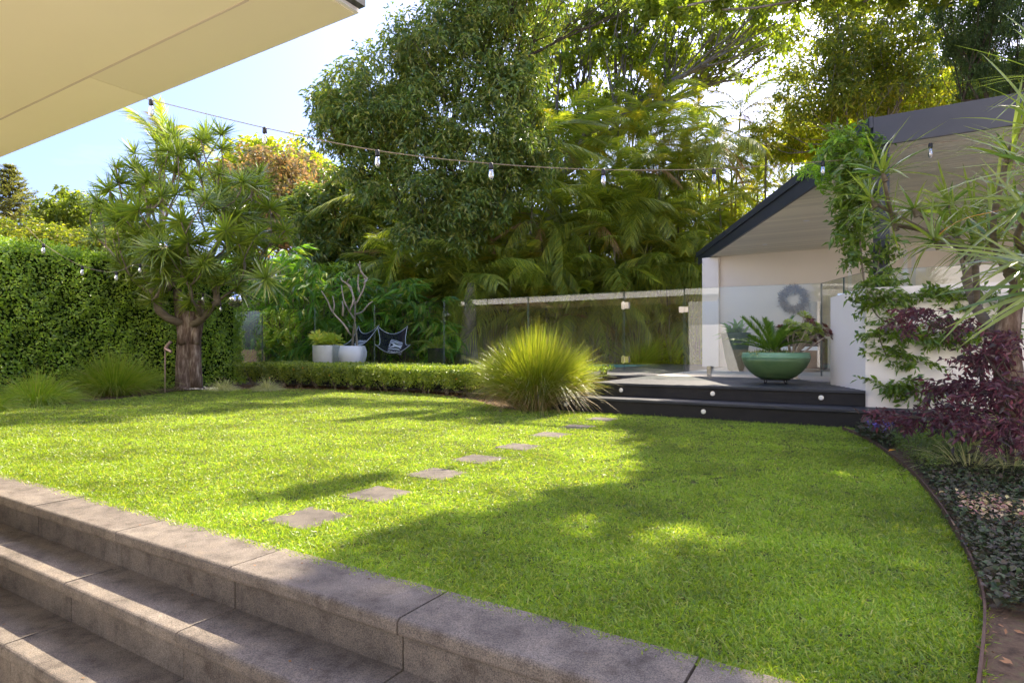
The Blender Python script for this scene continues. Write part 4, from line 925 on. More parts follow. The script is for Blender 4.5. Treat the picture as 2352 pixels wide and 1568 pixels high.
pp = empty('potted_palm', 'small feathery palm growing in the dark cylindrical planter', 'palm')
for i in range(13): link('frond', fern_f[i % 2], pp, loc=c + [0, 0, .40], rot=(0, rng.normal(-.15, .25), i / 13 * 2 * pi), scale=rng.uniform(.8, 1.2))

# ================================================================ GOLDEN CANE PALMS
FR = [frond_mesh('frond', 'palm_leaf', 320 + k, 1.75, 58, .42, .019, [.45, .65, .85, 1.05][k % 4], .15, [.45, .65, .85][k % 3], [.55, .4, .2, .5][k % 4]) for k in range(6)]
FG = [frond_mesh('frond', 'palm_leaf_gold', 340 + k, 1.6, 54, .38, .018, .6, .2, .6, .45) for k in range(2)]
FD = [frond_mesh('frond', 'palm_leaf_dead', 350 + k, 0.8, 26, .24, .018, 1.1, -.1, .9, -.1, rach=.008) for k in range(2)]
def palm(px, py, Y, nf, s_, lab=None, group='golden cane palms behind the pool', cane=.045, gold=.1, dead=.07, shade_w=None):
    if lab is None:
        lab = ('tall', 'mid-height', 'low')[0 if py < 450 else (1 if py < 600 else 2)] + ' green golden cane palm ' + ('between the dark evergreen and the stout pale trunk' if px < 1120 else 'behind the big round grass clump' if px < 1390 else 'seen over the glass gate' if px < 1570 else 'close to the left wall of the cabana')
    t = empty('cane_palm', lab, 'palm', group); tp = W(px, py, Y); b0 = np.array([tp[0] + rng.normal(0, .25), tp[1] + rng.normal(0, .2), .25])
    mb = MB(); pth = bez(b0, (b0 + tp) / 2 + rng.normal(0, .12, 3), tp, 7); k_ = 7; tube(mb, pth, np.linspace(cane, cane * .7, 7), 8)
    for q in range(1, 14):
        f_ = q / 14; i0 = int(f_ * 6); a_ = pth[i0] + (pth[min(i0 + 1, 6)] - pth[i0]) * (f_ * 6 - i0); tube(mb, [a_, a_ + [0, 0, .012]], cane * 1.12, 8)
    mb.build('trunk', 'palm_cane', t)
    a0 = rng.uniform(0, 6)
    for i in range(nf):
        r_ = rng.uniform(); ms = FD if r_ < dead else (FG if r_ < dead + gold else FR)
        link('frond', ms[rng.integers(0, len(ms))], t, loc=tp + rng.normal(0, .03, 3), rot=(rng.normal(0, .15), rng.normal(-.35, .45), a0 + i * 2.4 + rng.normal(0, .2)), scale=s_ * rng.uniform(.8, 1.15))
    return t
palms = []
for i in range(66):
    px = 900 + (i * 0.618034 % 1) * 790; fy = (i * 0.7548 % 1)
    top = 470 if px < 1150 else 330
    py = top + (735 - top) * fy
    palm(px, py, rng.uniform(23.5, 27.0), 11, rng.uniform(1.0, 1.35), gold=.35 if fy < .15 else .04, cane=.035)
for px, py in ((1290, 345), (1420, 300), (1525, 255), (1600, 320), (1700, 265), (1760, 330), (1680, 390), (1820, 340), (1560, 420), (1740, 440), (1640, 480)):
    palm(px, py, rng.uniform(25, 29), 11, rng.uniform(.95, 1.3), 'topmost golden cane palm with sunlit fronds against the sky ' + ('right of the dark evergreen' if px < 1450 else 'above the glass gate' if px < 1610 else 'left above the cabana roof'), 'tall cane palms against the sky', gold=.35)
for i in range(34):
    palm(930 + (i * 0.618034 % 1) * 690, 610 + (i * 0.7548 % 1) * 150, rng.uniform(22.9, 24.2), 12, rng.uniform(.8, 1.1), cane=.03, dead=.04)
for px in (1480, 1500, 1530, 1408, 1600, 1240): palm(px, 560 + rng.uniform(-60, 60), 23.4, 10, 1.15, cane=.035)
# stout pale palm trunk behind the fence
t = empty('stout_palm', 'thick pale flared palm trunk standing between bamboo and cane palms', 'palm'); mb = MB(); tube(mb, [W(1072, 838, 22), W(1074, 800, 22), W(1078, 740, 22), W(1080, 690, 22), W(1083, 650, 22)], np.array([.42, .33, .24, .19, .13]) * H * 1.1, 14); mb.build('trunk', 'grey_bark', t, smooth=True)
for i in range(13): link('frond', FR[i % 6], t, loc=W(1083, 650, 22), rot=(rng.normal(0, .1), rng.normal(-.5, .4), i * 2.4), scale=1.25)
# palm far left, catching the sun over the dracaena
t = empty('far_palm', 'distant palm whose pale fronds show above the dracaena crown', 'palm'); mb = MB(); b = W(372, 800, 34); b[2] = 0; tp = W(372, 352, 34); tube(mb, [b, (b + tp) / 2, tp], .11, 8); mb.build('trunk', 'grey_bark', t)
for i in range(10): link('frond', (FG + FR)[i % 4], t, loc=tp, rot=(0, rng.normal(-.7, .35), i * 2.4), scale=1.35)

# ================================================================ BROADLEAF TREES
def tree(name, lab, cat, base, start, blobs, mat, barkmat, nleaf, size, asp=.4, group=None, tips_per=6, r_tip=.012, r_max=.3, dirz=(-.9, .5), droop=.3, clump_r=.32, clumps=16, wob=.15, shell=.45, power=.5, cr_mult=1.0):
    t = empty(name, lab, cat, group)
    vol = np.array([b[1][0] * b[1][1] * b[1][2] for b in blobs]) ** .75; tips = []; cl = []; 
    for (c_, r_), v_ in zip(blobs, vol / vol.sum()):
        n = max(3, int(tips_per * len(blobs) * v_)); q = inball(n); q = norm(q) * np.maximum(np.linalg.norm(q, axis=1, keepdims=True), shell); tips += list(np.array(c_) + q * np.array(r_) * .88)
        n = max(4, int(clumps * len(blobs) * v_)); q = inball(n); q = norm(q) * np.maximum(np.linalg.norm(q, axis=1, keepdims=True), shell) ; cl.append(np.array(c_) + q * np.array(r_))
    mbk, ends = branches(base, tips, r_tip, r_max, power, start=start, wob=wob); mbk.build('trunk', barkmat, t, smooth=True)
    cl = np.concatenate(cl + [ends]); k = rng.integers(0, len(cl), nleaf); sz = rng.uniform(.6, 1.5, len(cl)) * clump_r
    P = cl[k] + inball(nleaf) * sz[k][:, None] * np.array([1, 1, .75]); D = norm(rdir(nleaf, *dirz) + (P - cl[k]) / clump_r * .6)
    mb = MB(); leaves(mb, P, D, rng.uniform(.7, 1.3, nleaf) * size, asp, .25, droop, roll=.8, N=np.tile([-.25, -.75, .7], (nleaf, 1))); o = mb.build('crown', mat, t); o['kind'] = 'stuff'
    return t
def blob(px, py, Y, rx, ry, rz): return (W(px, py, Y), (rx * H, ry * H, rz * H))
# the big dark evergreen
Yd = 21.5
tree('evergreen_tree', 'large dark glossy evergreen tree left of the palms', 'tree', W(1090, 825, 27), [W(1085, 640, 26), W(1070, 480, 24), W(1060, 380, Yd)],
     [blob(1090, 40, Yd, 1.9, 2, 1.5), blob(1000, 120, Yd, 1.9, 2, 1.4), blob(1140, 130, Yd, 1.7, 2, 1.4), blob(900, 200, Yd, 1.9, 2, 1.3), blob(800, 235, Yd, 1.3, 1.5, 1.2), blob(1010, 260, Yd, 2.0, 2, 1.5), blob(1160, 260, Yd, 1.4, 2, 1.5), blob(790, 320, Yd, 1.1, 1.3, .9),
      blob(900, 320, Yd, 1.9, 2, 1.3), blob(1050, 370, Yd, 2.2, 2, 1.4), blob(1180, 390, Yd, 1.2, 1.6, 1.2), blob(860, 400, Yd, 1.2, 1.8, .9), blob(960, 450, Yd, 1.8, 2, 1.0), blob(1080, 470, Yd, 1.6, 2, 1.1), blob(1000, 530, Yd, 1.6, 1.8, 1.0), blob(1190, 200, Yd, 1.1, 1.6, 1.3), blob(765, 250, Yd, .7, 1, .8), blob(760, 300, Yd, .6, 1, .8), blob(850, 260, Yd, 1.6, 1.8, 1.2), blob(950, 130, Yd, 1.0, 1.5, 1.0), blob(1200, 330, Yd, 1.3, 1.5, 1.2), blob(1230, 60, Yd, .9, 1.3, 1.2),
      *[((np.array([gx + .533 * 13.4, gy + .708 * 13.4, 13.4 + dz]) * H), (rx * H, .34 * H, .3 * H)) for gx, gy, rx, dz in ((-7.2, 7.9, .9, 0), (-5.9, 8.9, .7, .2), (-7.4, 9.0, .8, .1), (-6.3, 9.7, .9, 0), (-4.9, 9.8, .6, .2), (-5.4, 10.7, .9, 0), (-4.2, 10.7, .8, .1), (-3.2, 11.2, .8, 0), (-2.2, 11.2, .7, .2), (-1.1, 11.0, .6, .1), (-3.9, 11.8, 1.0, 0))], blob(1080, -60, Yd, 2.2, 2, 1.6), blob(1200, -20, Yd, 1.2, 2, 1.3)],
     'dark_tree_leaf', 'dark_bark', 82000, .145, .36, tips_per=7, r_tip=.009, r_max=.13, clump_r=.31, clumps=24, droop=.4, shell=.35)
tree('evergreen_tree', 'rounded dark green shrubby tree between orange tree and palms', 'tree', W(800, 822, 27), [W(800, 700, 27)],
     [blob(740, 500, 27, 1.9, 1.8, 1.3), blob(820, 450, 27, 1.5, 1.8, 1.3), blob(840, 540, 27, 2.1, 1.8, 1.8), blob(740, 590, 27, 1.9, 1.8, 1.3), blob(900, 500, 27, 1.7, 1.5, 1.8), blob(850, 620, 27, 1.9, 1.5, 1.1), blob(940, 590, 27, 1.7, 1.5, 1.5)],
     'dark_tree_leaf', 'dark_bark', 40000, .19, .36, tips_per=6, r_max=.15, clump_r=.34, clumps=22)
# orange flowered tree
Yo = 34
tree('silky_oak', 'domed tree with orange blossom beyond the dracaena', 'tree', W(650, 820, Yo), [W(650, 620, Yo)],
     [blob(640, 400, Yo, 2.4, 3, 1.2), blob(580, 430, Yo, 1.8, 3, 1.3), blob(700, 430, Yo, 2.2, 3, 1.3), blob(650, 480, Yo, 3.0, 3, 1.6), blob(700, 540, Yo, 2.2, 3, 1.5), blob(590, 520, Yo, 2.2, 3, 1.5)],
     'orange_leaf', 'dark_bark', 15000, .22, .5, tips_per=9, r_max=.25, clump_r=.5, clumps=24)
tree('yellow_crowned_tree', 'yellow green treetop peeping over the orange tree', 'tree', W(640, 820, Yo + 7), [W(640, 560, Yo + 7)],
     [blob(600, 380, Yo + 7, 2.6, 3, 1.3), blob(670, 372, Yo + 7, 2.4, 3, 1.2), blob(725, 410, Yo + 7, 1.6, 3, 1.4), blob(550, 410, Yo + 7, 1.6, 3, 1.2)], 'yellow_leaf', 'dark_bark', 9000, .28, .5, clump_r=.5, clumps=22)
# pale plane tree, upper middle: long ascending limbs
Yp = 31
tree('plane_tree', 'tall fresh green tree with long bare ascending limbs behind the palms', 'tree', W(1300, 830, Yp), [W(1275, 600, Yp), W(1262, 480, Yp), W(1258, 400, Yp)],
     [blob(1300, 60, Yp, 3, 4, 2.0), blob(1250, 180, Yp, 1.8, 3, 2), blob(1380, 120, Yp, 2.8, 4, 2.2), blob(1470, 60, Yp, 2.8, 4, 2), blob(1560, 110, Yp, 2.6, 4, 1.6), blob(1400, 250, Yp, 2.2, 4, 1.5), blob(1480, 220, Yp, 1.8, 3, 1.0), blob(1330, 300, Yp, 1.8, 3, 1.6), blob(1650, 60, Yp, 2.2, 4, 1.2), blob(1740, 60, Yp, 2.0, 3, 1.0), blob(1640, 150, Yp, 1.6, 3, .7), blob(1760, 135, Yp, 1.8, 3, .7),
      blob(1380, -60, Yp, 3, 3, 1.5), blob(1560, -50, Yp, 3, 3, 1.5), blob(1800, 20, 26, 1.6, 2, 1.0), blob(1760, -40, 26, 2, 2, 1.0)],
     'plane_leaf', 'grey_bark', 26000, .17, .8, tips_per=19, r_tip=.019, r_max=.30, clump_r=.36, clumps=17, wob=.10, shell=.2, power=.52)
# right hand trees
Yr = 22
tree('sunlit_tree', 'open crowned tree with tangled twigs behind the cabana roof', 'tree', W(2000, 830, Yr), [W(2010, 500, Yr), W(2020, 330, Yr)],
     [blob(1930, 60, Yr, 1.6, 2, 1.2), blob(2030, 70, Yr, 1.8, 2, 1.3), blob(1900, 150, Yr, 1.4, 2, 1.1), blob(2000, 170, Yr, 1.8, 2, 1.2), blob(2100, 120, Yr, 1.4, 2, 1.4), blob(1860, 240, Yr, 1.4, 2, 1.0), blob(1960, 250, Yr, 1.6, 2, .9), blob(2100, 210, Yr, 1.4, 2, 1.0), blob(1800, 300, Yr + 3, 1.5, 2, 1.0), blob(1990, -20, Yr, 2.2, 2, 1.2)],
     'oak_leaf', 'grey_bark', 34000, .12, .42, tips_per=12, r_tip=.010, r_max=.16, clump_r=.36, clumps=18, wob=.3, shell=.2)
tree('bright_leafed_tree', 'bright yellow green tree peeping over the cabana roof', 'tree', W(2150, 830, 25), [W(2150, 500, 25)],
     [blob(2080, 240, 25, 1.7, 2, .9), blob(2180, 205, 25, 1.7, 2, .9), blob(2260, 215, 25, 1.4, 2, .8), blob(1980, 270, 25, 1.6, 2, .8), blob(1880, 320, 25, 1.4, 2, .7), blob(2340, 180, 25, 1.2, 2, .8)], 'yellow_leaf', 'dark_bark', 15000, .20, .55, clump_r=.4, clumps=22)
tree('cypress_tree', 'dark feathery conifer in the upper right corner', 'tree', W(2280, 830, 17), [W(2270, 400, 17), W(2270, 150, 17)],
     [blob(2215, 55, 17, 1.0, 1.3, .9), blob(2290, 30, 17, 1.2, 1.3, .9), blob(2210, 130, 17, .7, 1, .7), blob(2300, 130, 17, 1.0, 1.3, 1.1), blob(2360, 80, 17, 1.0, 1, 1.2), blob(2330, 210, 17, .7, 1, .6), blob(2250, 195, 17, .5, .8, .5), blob(2270, -60, 17, 2, 2, 1.0)],
     'conifer_leaf', 'dark_bark', 52000, .07, .30, tips_per=12, r_tip=.008, r_max=.12, clump_r=.20, clumps=34, wob=.3, dirz=(-1, .2))
# shady canopy overhead, right of the camera: casts the broad shade over the lawn
def sh(x, y, z): return (np.array([x + .5554 * z * 1.0, y + .742 * z, 0.0]) + [0, 0, z]) * H
# far left
tree('green_tree', 'small airy light green tree beyond the tall hedge', 'tree', W(160, 800, 42), [W(165, 640, 42)],
     [blob(150, 470, 42, 1.7, 2, 1.2), blob(190, 500, 42, 2.0, 2, 1.2), blob(120, 510, 42, 1.4, 2, 1.0), blob(235, 520, 42, 1.6, 2, 1.2), blob(285, 545, 42, 1.5, 2, 1.0)], 'plane_leaf', 'dark_bark', 9000, .22, .5, tips_per=9, clump_r=.45, clumps=13)
for i, (px, py, rx) in enumerate(((20, 545, 3.0), (110, 548, 3.0), (210, 560, 3.0), (300, 575, 3.0))):
    tree('boundary_tree', ['leftmost olive green crown in the row beyond the tall hedge', 'olive green crown below the airy tree beyond the tall hedge', 'olive green crown left of the dracaena beyond the tall hedge', 'olive green crown mostly behind the dracaena foliage'][i], 'tree', W(px, 800, 34), [W(px, 650, 34)], [blob(px, py, 34, rx, 2.5, .85), blob(px + 20, py + 30, 33.5, rx, 2.5, .9)], 'oak_leaf', 'dark_bark', 6500, .16, .5, 'tree crowns beyond the tall hedge', tips_per=8, clump_r=.42, clumps=26)
# norfolk pine
t = empty('norfolk_pine', 'tall tiered norfolk pine at the far left of the photo', 'tree'); Yn_ = 60; tx = 22
mb = MB(); b0 = W(tx, 800, Yn_); b0[2] = 0; tube(mb, [b0, W(tx, 600, Yn_), W(tx, 378, Yn_)], [.4, .22, .03], 8); mb.build('trunk', 'dark_bark', t)
mb2 = MB(); br = MB()
for k, py in enumerate(np.linspace(386, 555, 15)):
    R_ = (4 + (py - 378) * .62) / FX * Yn_ * H
    for j in range(9):
        a = j / 9 * 2 * pi + k * .5; c0 = W(tx, py, Yn_); L_ = R_ * rng.uniform(.85, 1.1); d = np.array([cos(a), sin(a), .10]); e = c0 + d * L_ + [0, 0, .05 * L_]
        tube(br, [c0, (c0 + e) / 2 - [0, 0, .06 * L_], e], [.05, .035, .015], 4, cap=False)
        n = int(26 + 38 * L_); q = rng.uniform(.2, 1, n)[:, None]; P = c0 + (e - c0) * q - np.array([0, 0, .06]) * L_ * (4 * q * (1 - q)) + rng.normal(0, .10, (n, 3)) * np.array([1, 1, .5])
        leaves(mb2, P, norm(d * .6 + rdir(n, 0, .8)), rng.uniform(.18, .36, n), .30, .2)
br.build('branches', 'dark_bark', t); o = mb2.build('needles', 'pine_leaf', t); o['kind'] = 'stuff'
# leafy backdrop between and behind the palms
for i, (px, py, rx, rz, Y) in enumerate(((960, 650, 3.5, 3, 30), (1130, 600, 3.5, 3.6, 30), (1290, 560, 3.5, 4.2, 31), (1450, 540, 3.5, 4.4, 31), (1610, 560, 3.5, 4.2, 31), (1780, 560, 3.8, 4.2, 31))):
    labs = ['dense shrub screen behind the left end of the palms', 'dense leafy screen behind the stout pale palm trunk', 'dense leafy screen behind the big grass clump', 'dense leafy screen behind the glass gate', 'dense leafy screen left of the cabana wall', 'dense leafy screen hidden behind the cabana']
    tree('screen_shrub', labs[i], 'shrub', W(px, 830, Y), [W(px, 780, Y)], [blob(px, py, Y, rx, 1.6, rz), blob(px, py + 130, Y - 1, rx, 1.6, 1.6)], ['yellow_leaf', 'plane_leaf', 'oak_leaf', 'palm_leaf', 'yellow_leaf', 'oak_leaf'][i], 'dark_bark', 9500, .24, .35, 'leafy screen behind the palms', tips_per=20, r_max=.1, clump_r=.5, clumps=60, shell=.0)
t = empty('back_screen', 'dark ivy covered boundary screen closing the garden behind the palms', 'hedge')
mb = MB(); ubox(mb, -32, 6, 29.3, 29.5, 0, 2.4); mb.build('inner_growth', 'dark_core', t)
n = 16000; uu = rng.uniform(-32, 6, n); zz = 3.1 * rng.uniform(0, 1, n) ** .8; P = (np.outer(uu, CU) + np.outer(29.1 + rng.normal(0, .25, n), CV)) * H; P[:, 2] = zz * H
mb = MB(); leaves(mb, P, norm(rdir(n) - CV * .6), rng.uniform(.14, .32, n), .4, .3, .3); o = mb.build('foliage', 'hedge_leaf', t); o['kind'] = 'stuff'
# low ferny growth under the palms
def under(mb, P): straps(mb, P, rdir(len(P), .2, 1), rng.uniform(.4, 1.0, len(P)), rng.uniform(.02, .045, len(P)), .6, 3)
scatter_stuff('under_palm_growth', [UV(-27, 22.5), UV(-4.5, 22.5), UV(-4, 25), UV(-28, 26)], 4200, 'palm_leaf', under, 'low strappy green growth at the feet of the palms', 'undergrowth', z=.28)

# overhanging canopy (out of the frame, above): its leaves shade the right side of the lawn
SH = [(-1.55, 0.2), (-1.35, 1.5), (-1.12, 2.5), (-.74, 3.15), (-.35, 3.7), (.08, 4.05), (.55, 4.38), (.97, 4.72), (1.2, 5.2), (1.38, 6.2), (1.45, 7.6), (1.35, 8.2), (1.6, 9.0), (5.2, 9.3), (6.5, 8.6), (7, 6), (6.5, 0), (2, -1.2)]
q = rng.uniform([-2, -1.5], [7, 9], (60000, 2)); q = q[poly_inside(q, SH)]
# a few openings where sun comes through
def hole(cx, cy, rx, ry, ang=-.64):
    global q
    d = q - [cx, cy]; a = d[:, 0] * cos(ang) + d[:, 1] * sin(ang); b = -d[:, 0] * sin(ang) + d[:, 1] * cos(ang); q = q[(a / rx) ** 2 + (b / ry) ** 2 > 1]
for px, py, rx, ry in ((1545, 1215, .52, .24), (1370, 1190, .14, .40), (1480, 1250, .22, .08), (905, 1330, .18, .05)):
    g_ = G(px, py) / H; hole(g_[0], g_[1], rx, ry)
ncl = 5200; q = q[:ncl]
for gx, gy, la, lb, nn_ in ((-1.35, 4.45, .62, .08, 28), (.1, 8.9, .7, .16, 110), (-.9, 9.2, .7, .16, 90), (-1.7, 9.4, .8, .16, 90)):
    e_ = rng.normal(0, .45, (nn_, 2)); q = np.concatenate([q, np.array([gx, gy]) + e_[:, :1] * la * np.array([.602, .80]) + e_[:, 1:] * lb * np.array([.8, -.602])]); z = rng.uniform(9.9, 11.2, len(q)); cosel = 1 / math.tan(SUN_EL)
P = np.stack([q[:, 0] + sin(SUN_AZ) * cosel * z, q[:, 1] + cos(SUN_AZ) * cosel * z, z], 1) * H
t = empty('shade_tree', 'spreading tree above the right of the garden, felt only by its shade', 'tree')
nl = 8; PP = np.repeat(P, nl, 0) + rng.normal(0, .05, (len(P) * nl, 3)); mb = MB(); leaves(mb, PP, rdir(len(PP)), rng.uniform(.10, .18, len(PP)), .6); o = mb.build('crown', 'plane_leaf', t); o['kind'] = 'stuff'
tb = np.array([13.5, 4.0, 0]) * H
tips = [P[i] for i in rng.integers(0, len(P), 60)]
mbk, _ = branches(tb, tips, .02, .3, .5, start=[tb + [-.2, .1, 3.0], tb + [-1.2, .6, 7.2]], wob=.15); mbk.build('trunk', 'grey_bark', t)

# ================================================================ THINGS UNDER THE CABANA
wr = W(1823, 687, 17.75); t = empty('wreath', 'round grey brown twig wreath hung on the cabana wall', 'wreath')
n = 2600; a = rng.uniform(0, 2 * pi, n); rr = .20 + rng.normal(0, .035, n); cc = UV(u_at(1823, 19.55), 19.5); cc[2] = wr[2]
P = cc + np.outer(rr * np.cos(a), CU) + np.outer(rr * np.sin(a), [0, 0, 1.]); P += rng.normal(0, .02, (n, 3)) - CV * .03
D = norm(np.outer(np.cos(a), CU) + np.outer(np.sin(a), [0, 0, 1.]) + rdir(n) * .7 - CV * .4); mb = MB(); leaves(mb, P, D, rng.uniform(.05, .10, n), .22); o = mb.build('twigs', 'wreath_twig', t); o['kind'] = 'stuff'
t, c = pot('tall_green_pot', [(.13, 0), (.15, .03), (.20, .25), (.25, .55), (.27, .70), (.285, .72), (.26, .73), (.25, .68), (.01, .66)], 1690, 15.6, 'green_pot', 'tall tapering dark green pot under the cabana behind the glass', 'planter')
pl = empty('potted_agave', 'broad leaved green plant in the tall tapering pot', 'plant')
for i in range(3):
    mb = MB(); n = 30; R = np.random.default_rng(500 + i); D = rdir(n, .0, 1, R); straps(mb, np.tile(c + [0, 0, .68], (n, 1)) + rng.normal(0, .05, (n, 3)), D, R.uniform(.25, .48, n), .06, .35, 3, .3, .3, R); o = mb.build('leaves', 'pot_leaf', pl); o['kind'] = 'stuff'
# wicker armchair
t = empty('wicker_chair', 'brown wicker armchair behind the green bowl under the cabana', 'chair'); cu_, cv_ = u_at(1838, 17.0), 17.0
for nm, b_ in (('seat', (-.45, .45, -.35, .45, .38, .52)), ('backrest', (-.45, .45, .45, .58, .10, 1.15)), ('armrest', (-.58, -.46, -.35, .58, .04, .82)), ('armrest', (.46, .58, -.35, .58, .04, .82)), ('front_panel', (-.45, .45, -.35, -.25, .06, .375))):
    mb = MB(); ubox(mb, cu_ + b_[0], cu_ + b_[1], cv_ + b_[2], cv_ + b_[3], ZD + b_[4] + .01, ZD + b_[5]); mb.build(nm, 'wicker', t)
mb = MB(); ubox(mb, cu_ - .42, cu_ + .42, cv_ - .34, cv_ + .44, ZD + .522, ZD + .62); mb.build('seat_cushion', 'white_paint', t)
ul = u_at(1872, 19.5); t = empty('wall_lantern', 'beige cylindrical wall lantern beside the garden wall', 'wall light'); pc = UV(ul, 19.42); zc_ = 1 + (HY - 724) / FX * 17.6
mb = MB(); lathe(mb, [(.10, -.27), (.105, -.26), (.105, .27), (.10, .28)], (pc[0], pc[1], zc_ * H), 16); mb.build('shade', 'lantern', t, smooth=True)
mb = MB(); ubox(mb, ul - .05, ul + .05, 19.5, 19.598, zc_ - .1, zc_ + .1); mb.build('wall_bracket', 'iron', t)

# the green bowl and what grows in it
YB = 9.95; bc = W(1781, HY, YB); bc[2] = ZD * H
t = empty('green_bowl', 'wide shallow green glazed bowl on a small iron stand on the deck', 'planter')
zb = .05; RB = .392
prof = [(.12, zb), (.16, zb + .004), (.23, zb + .035), (.29, zb + .085), (.345, zb + .15), (.38, zb + .215), (RB, zb + .262)]
mb = MB(); lathe(mb, prof, bc, 40); bb = mb.build('bowl', 'green_glaze', t, smooth=True)
mb = MB(); lathe(mb, [(RB, zb + .262), (RB + .001, zb + .272), (.383, zb + .322), (.378, zb + .33), (.36, zb + .328), (.355, zb + .30), (.001, zb + .298)], bc, 40); mb.build('rim', 'green_glaze_rim', t, smooth=True)
st_ = MB()
for a in (.4, 1.97, 3.54, 5.1):
    c_ = bc + np.array([cos(a), sin(a), 0]) * .16; ring = [c_ + np.array([cos(a) * r_ * cos(b_), sin(a) * r_ * cos(b_), .026 + r_ * sin(b_)]) for b_ in np.linspace(0, 2 * pi * 1.3, 14) for r_ in (.022,)]; tube(st_, ring, .004, 5)
tube(st_, [bc + np.array([.17 * cos(a), .17 * sin(a), .049]) for a in np.linspace(0, 2 * pi, 25)], .005, 5); st_.build('stand', 'iron', t)
CF = [frond_mesh('frond', 'cycad_leaf', 380 + k, .52, 52, .085, .011, [.1, .25, .4][k % 3], .5, .05, [.3, .3, .3][k % 3], rach=.006, segs=1) for k in range(4)]
cy = empty('cycad', 'spiky sago cycad with stiff dark fronds in the green bowl', 'plant'); cc = bc + np.array([-.03, .0, zb + .33])
for i in range(22): link('frond', CF[i % 4], cy, loc=cc, rot=(rng.normal(0, .15), rng.uniform(-1.0, .05), i * 2.4), scale=rng.uniform(.95, 1.25))
mb = MB(); lathe(mb, [(.05, -.04), (.06, 0), (.04, .04), (.001, .05)], cc, 12); mb.build('caudex', 'dark_bark', cy)
ae = empty('aeonium', 'branching aeonium with green and maroon rosettes in the green bowl', 'plant')
def aeo(seed, mat):
    R = np.random.default_rng(seed); mb = MB()
    for ring, (zc, n, s_) in enumerate(((.05, 9, .062), (.35, 9, .055), (.7, 6, .04))):
        a = np.arange(n) / n * 2 * pi + ring; D = np.stack([np.cos(a) * (1 - zc * .7), np.sin(a) * (1 - zc * .7), np.full(n, zc)], 1); leaves(mb, D * .006, D, s_, .42, .25, 0, mid=.7, roll=.05, R=R)
    return mb.mesh('rosette', mat)
AE = [aeo(1, 'aeonium_green'), aeo(2, 'aeonium_dark')]
stm = MB(); sb = W(1817, 822, YB); 
for px, py, dk in ((1847, 725, 0), (1857, 735, 1), (1812, 741, 0), (1793, 755, 1), (1826, 748, 0), (1873, 749, 0), (1893, 751, 1), (1905, 768, 1), (1879, 763, 0), (1863, 768, 0), (1838, 761, 0), (1845, 774, 0), (1884, 776, 1), (1871, 788, 1), (1853, 752, 0), (1860, 742, 1), (1890, 764, 1), (1822, 760, 0), (1805, 764, 0), (1850, 784, 0), (1866, 758, 0)):
    p_ = W(px, py, YB + rng.uniform(-.35, .35)); e = to_euler(norm(np.array([p_ - sb]))[0] + [0, -.5, .3]); link('rosette', AE[dk], ae, loc=p_, rot=e, scale=rng.uniform(1.15, 1.7))
    mid = (sb + p_) / 2 + rng.normal(0, .03, 3); tube(stm, bez(sb + rng.normal(0, .02, 3), mid, p_, 5), [.009, .008, .007, .006, .005], 6)
stm.build('stems', 'frangipani_bark', ae)
gb = empty('bowl_grass', 'grey green tufted grass spilling over the left of the bowl', 'plant'); n = 420; P = np.stack([bc + [rng.uniform(-.34, .12), rng.uniform(-.25, .15), zb + .30] for _ in range(n)]); mb = MB(); straps(mb, P, rdir(n, .3, 1) + [-.25, -.1, 0], rng.uniform(.08, .19, n), .006, .6, 3); o = mb.build('blades', 'silver_blade', gb); o['kind'] = 'stuff'
mb = MB(); leaves(mb, P[:220] + [0, 0, .0], rdir(220, .2, 1), rng.uniform(.05, .12, 220), .12); o = mb.build('green_blades', 'mat_leaf', gb); o['kind'] = 'stuff'
# small timber offcut on the lower step
c = UV(u_at(1340, 9.2), 9.2); mb = MB(); ubox(mb, u_at(1340, 9.2) - .13, u_at(1340, 9.2) + .13, 9.1, 9.3, ZS + .002, ZS + .055); mb.build('timber_block', 'timber_sleeper', label='small brown timber block lying on the lower deck step', cat='timber block')

# ================================================================ JASMINE VINES
def vspray(seed, mat, n=10, Ln=.075, length=.17):
    R = np.random.default_rng(seed); mb = MB(); t_ = np.linspace(.05, 1, n); P = np.stack([t_ * length, R.normal(0, .012, n), R.normal(0, .012, n) - .03 * t_ ** 2], 1)
    D = np.stack([R.uniform(.1, .9, n), R.choice([-1, 1], n) * R.uniform(.3, 1, n), R.normal(0, .45, n)], 1); leaves(mb, P, D, R.uniform(.7, 1.2, n) * Ln, .42, .3, .3, roll=.6, mid=.5, R=R)
    tube(mb, [[0, 0, 0], [length * .5, 0, -.006], [length, 0, -.03]], [.003, .0025, .0015], 4, cap=False)
    return mb.mesh('leaf_spray', mat)
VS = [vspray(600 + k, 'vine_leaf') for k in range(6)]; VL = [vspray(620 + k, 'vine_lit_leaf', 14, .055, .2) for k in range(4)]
vine = empty('wall_jasmine', 'dark green jasmine trained in bands across the white garden wall', 'climbing plant')
def wall_pt(px, py, vv=9.46):
    t_ = (px - CX) / FX; Y = vv / (t_ * sin(TH) + cos(TH)); return W(px, py, Y)
def band(pts, n, spread, meshes, par, vv=9.44, s=(.75, 1.2), lift=.0):
    sp = [wall_pt(x, y, vv + .03) for x, y in pts]; sp = smooth_line(sp, 6); mb = MB(); tube(mb, sp, [.006] * len(sp), 5); mb.build('stem', 'twig_bark', par)
    for _ in range(n):
        p_ = sp[rng.integers(0, len(sp))] + CU * rng.normal(0, .04) + np.array([0, 0, 1]) * rng.normal(0, spread) - CV * abs(rng.normal(0, .03)); link('leaf_spray', meshes[rng.integers(0, len(meshes))], par, loc=p_, rot=(rng.uniform(-1, 1), rng.normal(0, .35), rng.choice([-TH, pi - TH]) - abs(rng.normal(0, .45))), scale=rng.uniform(*s))
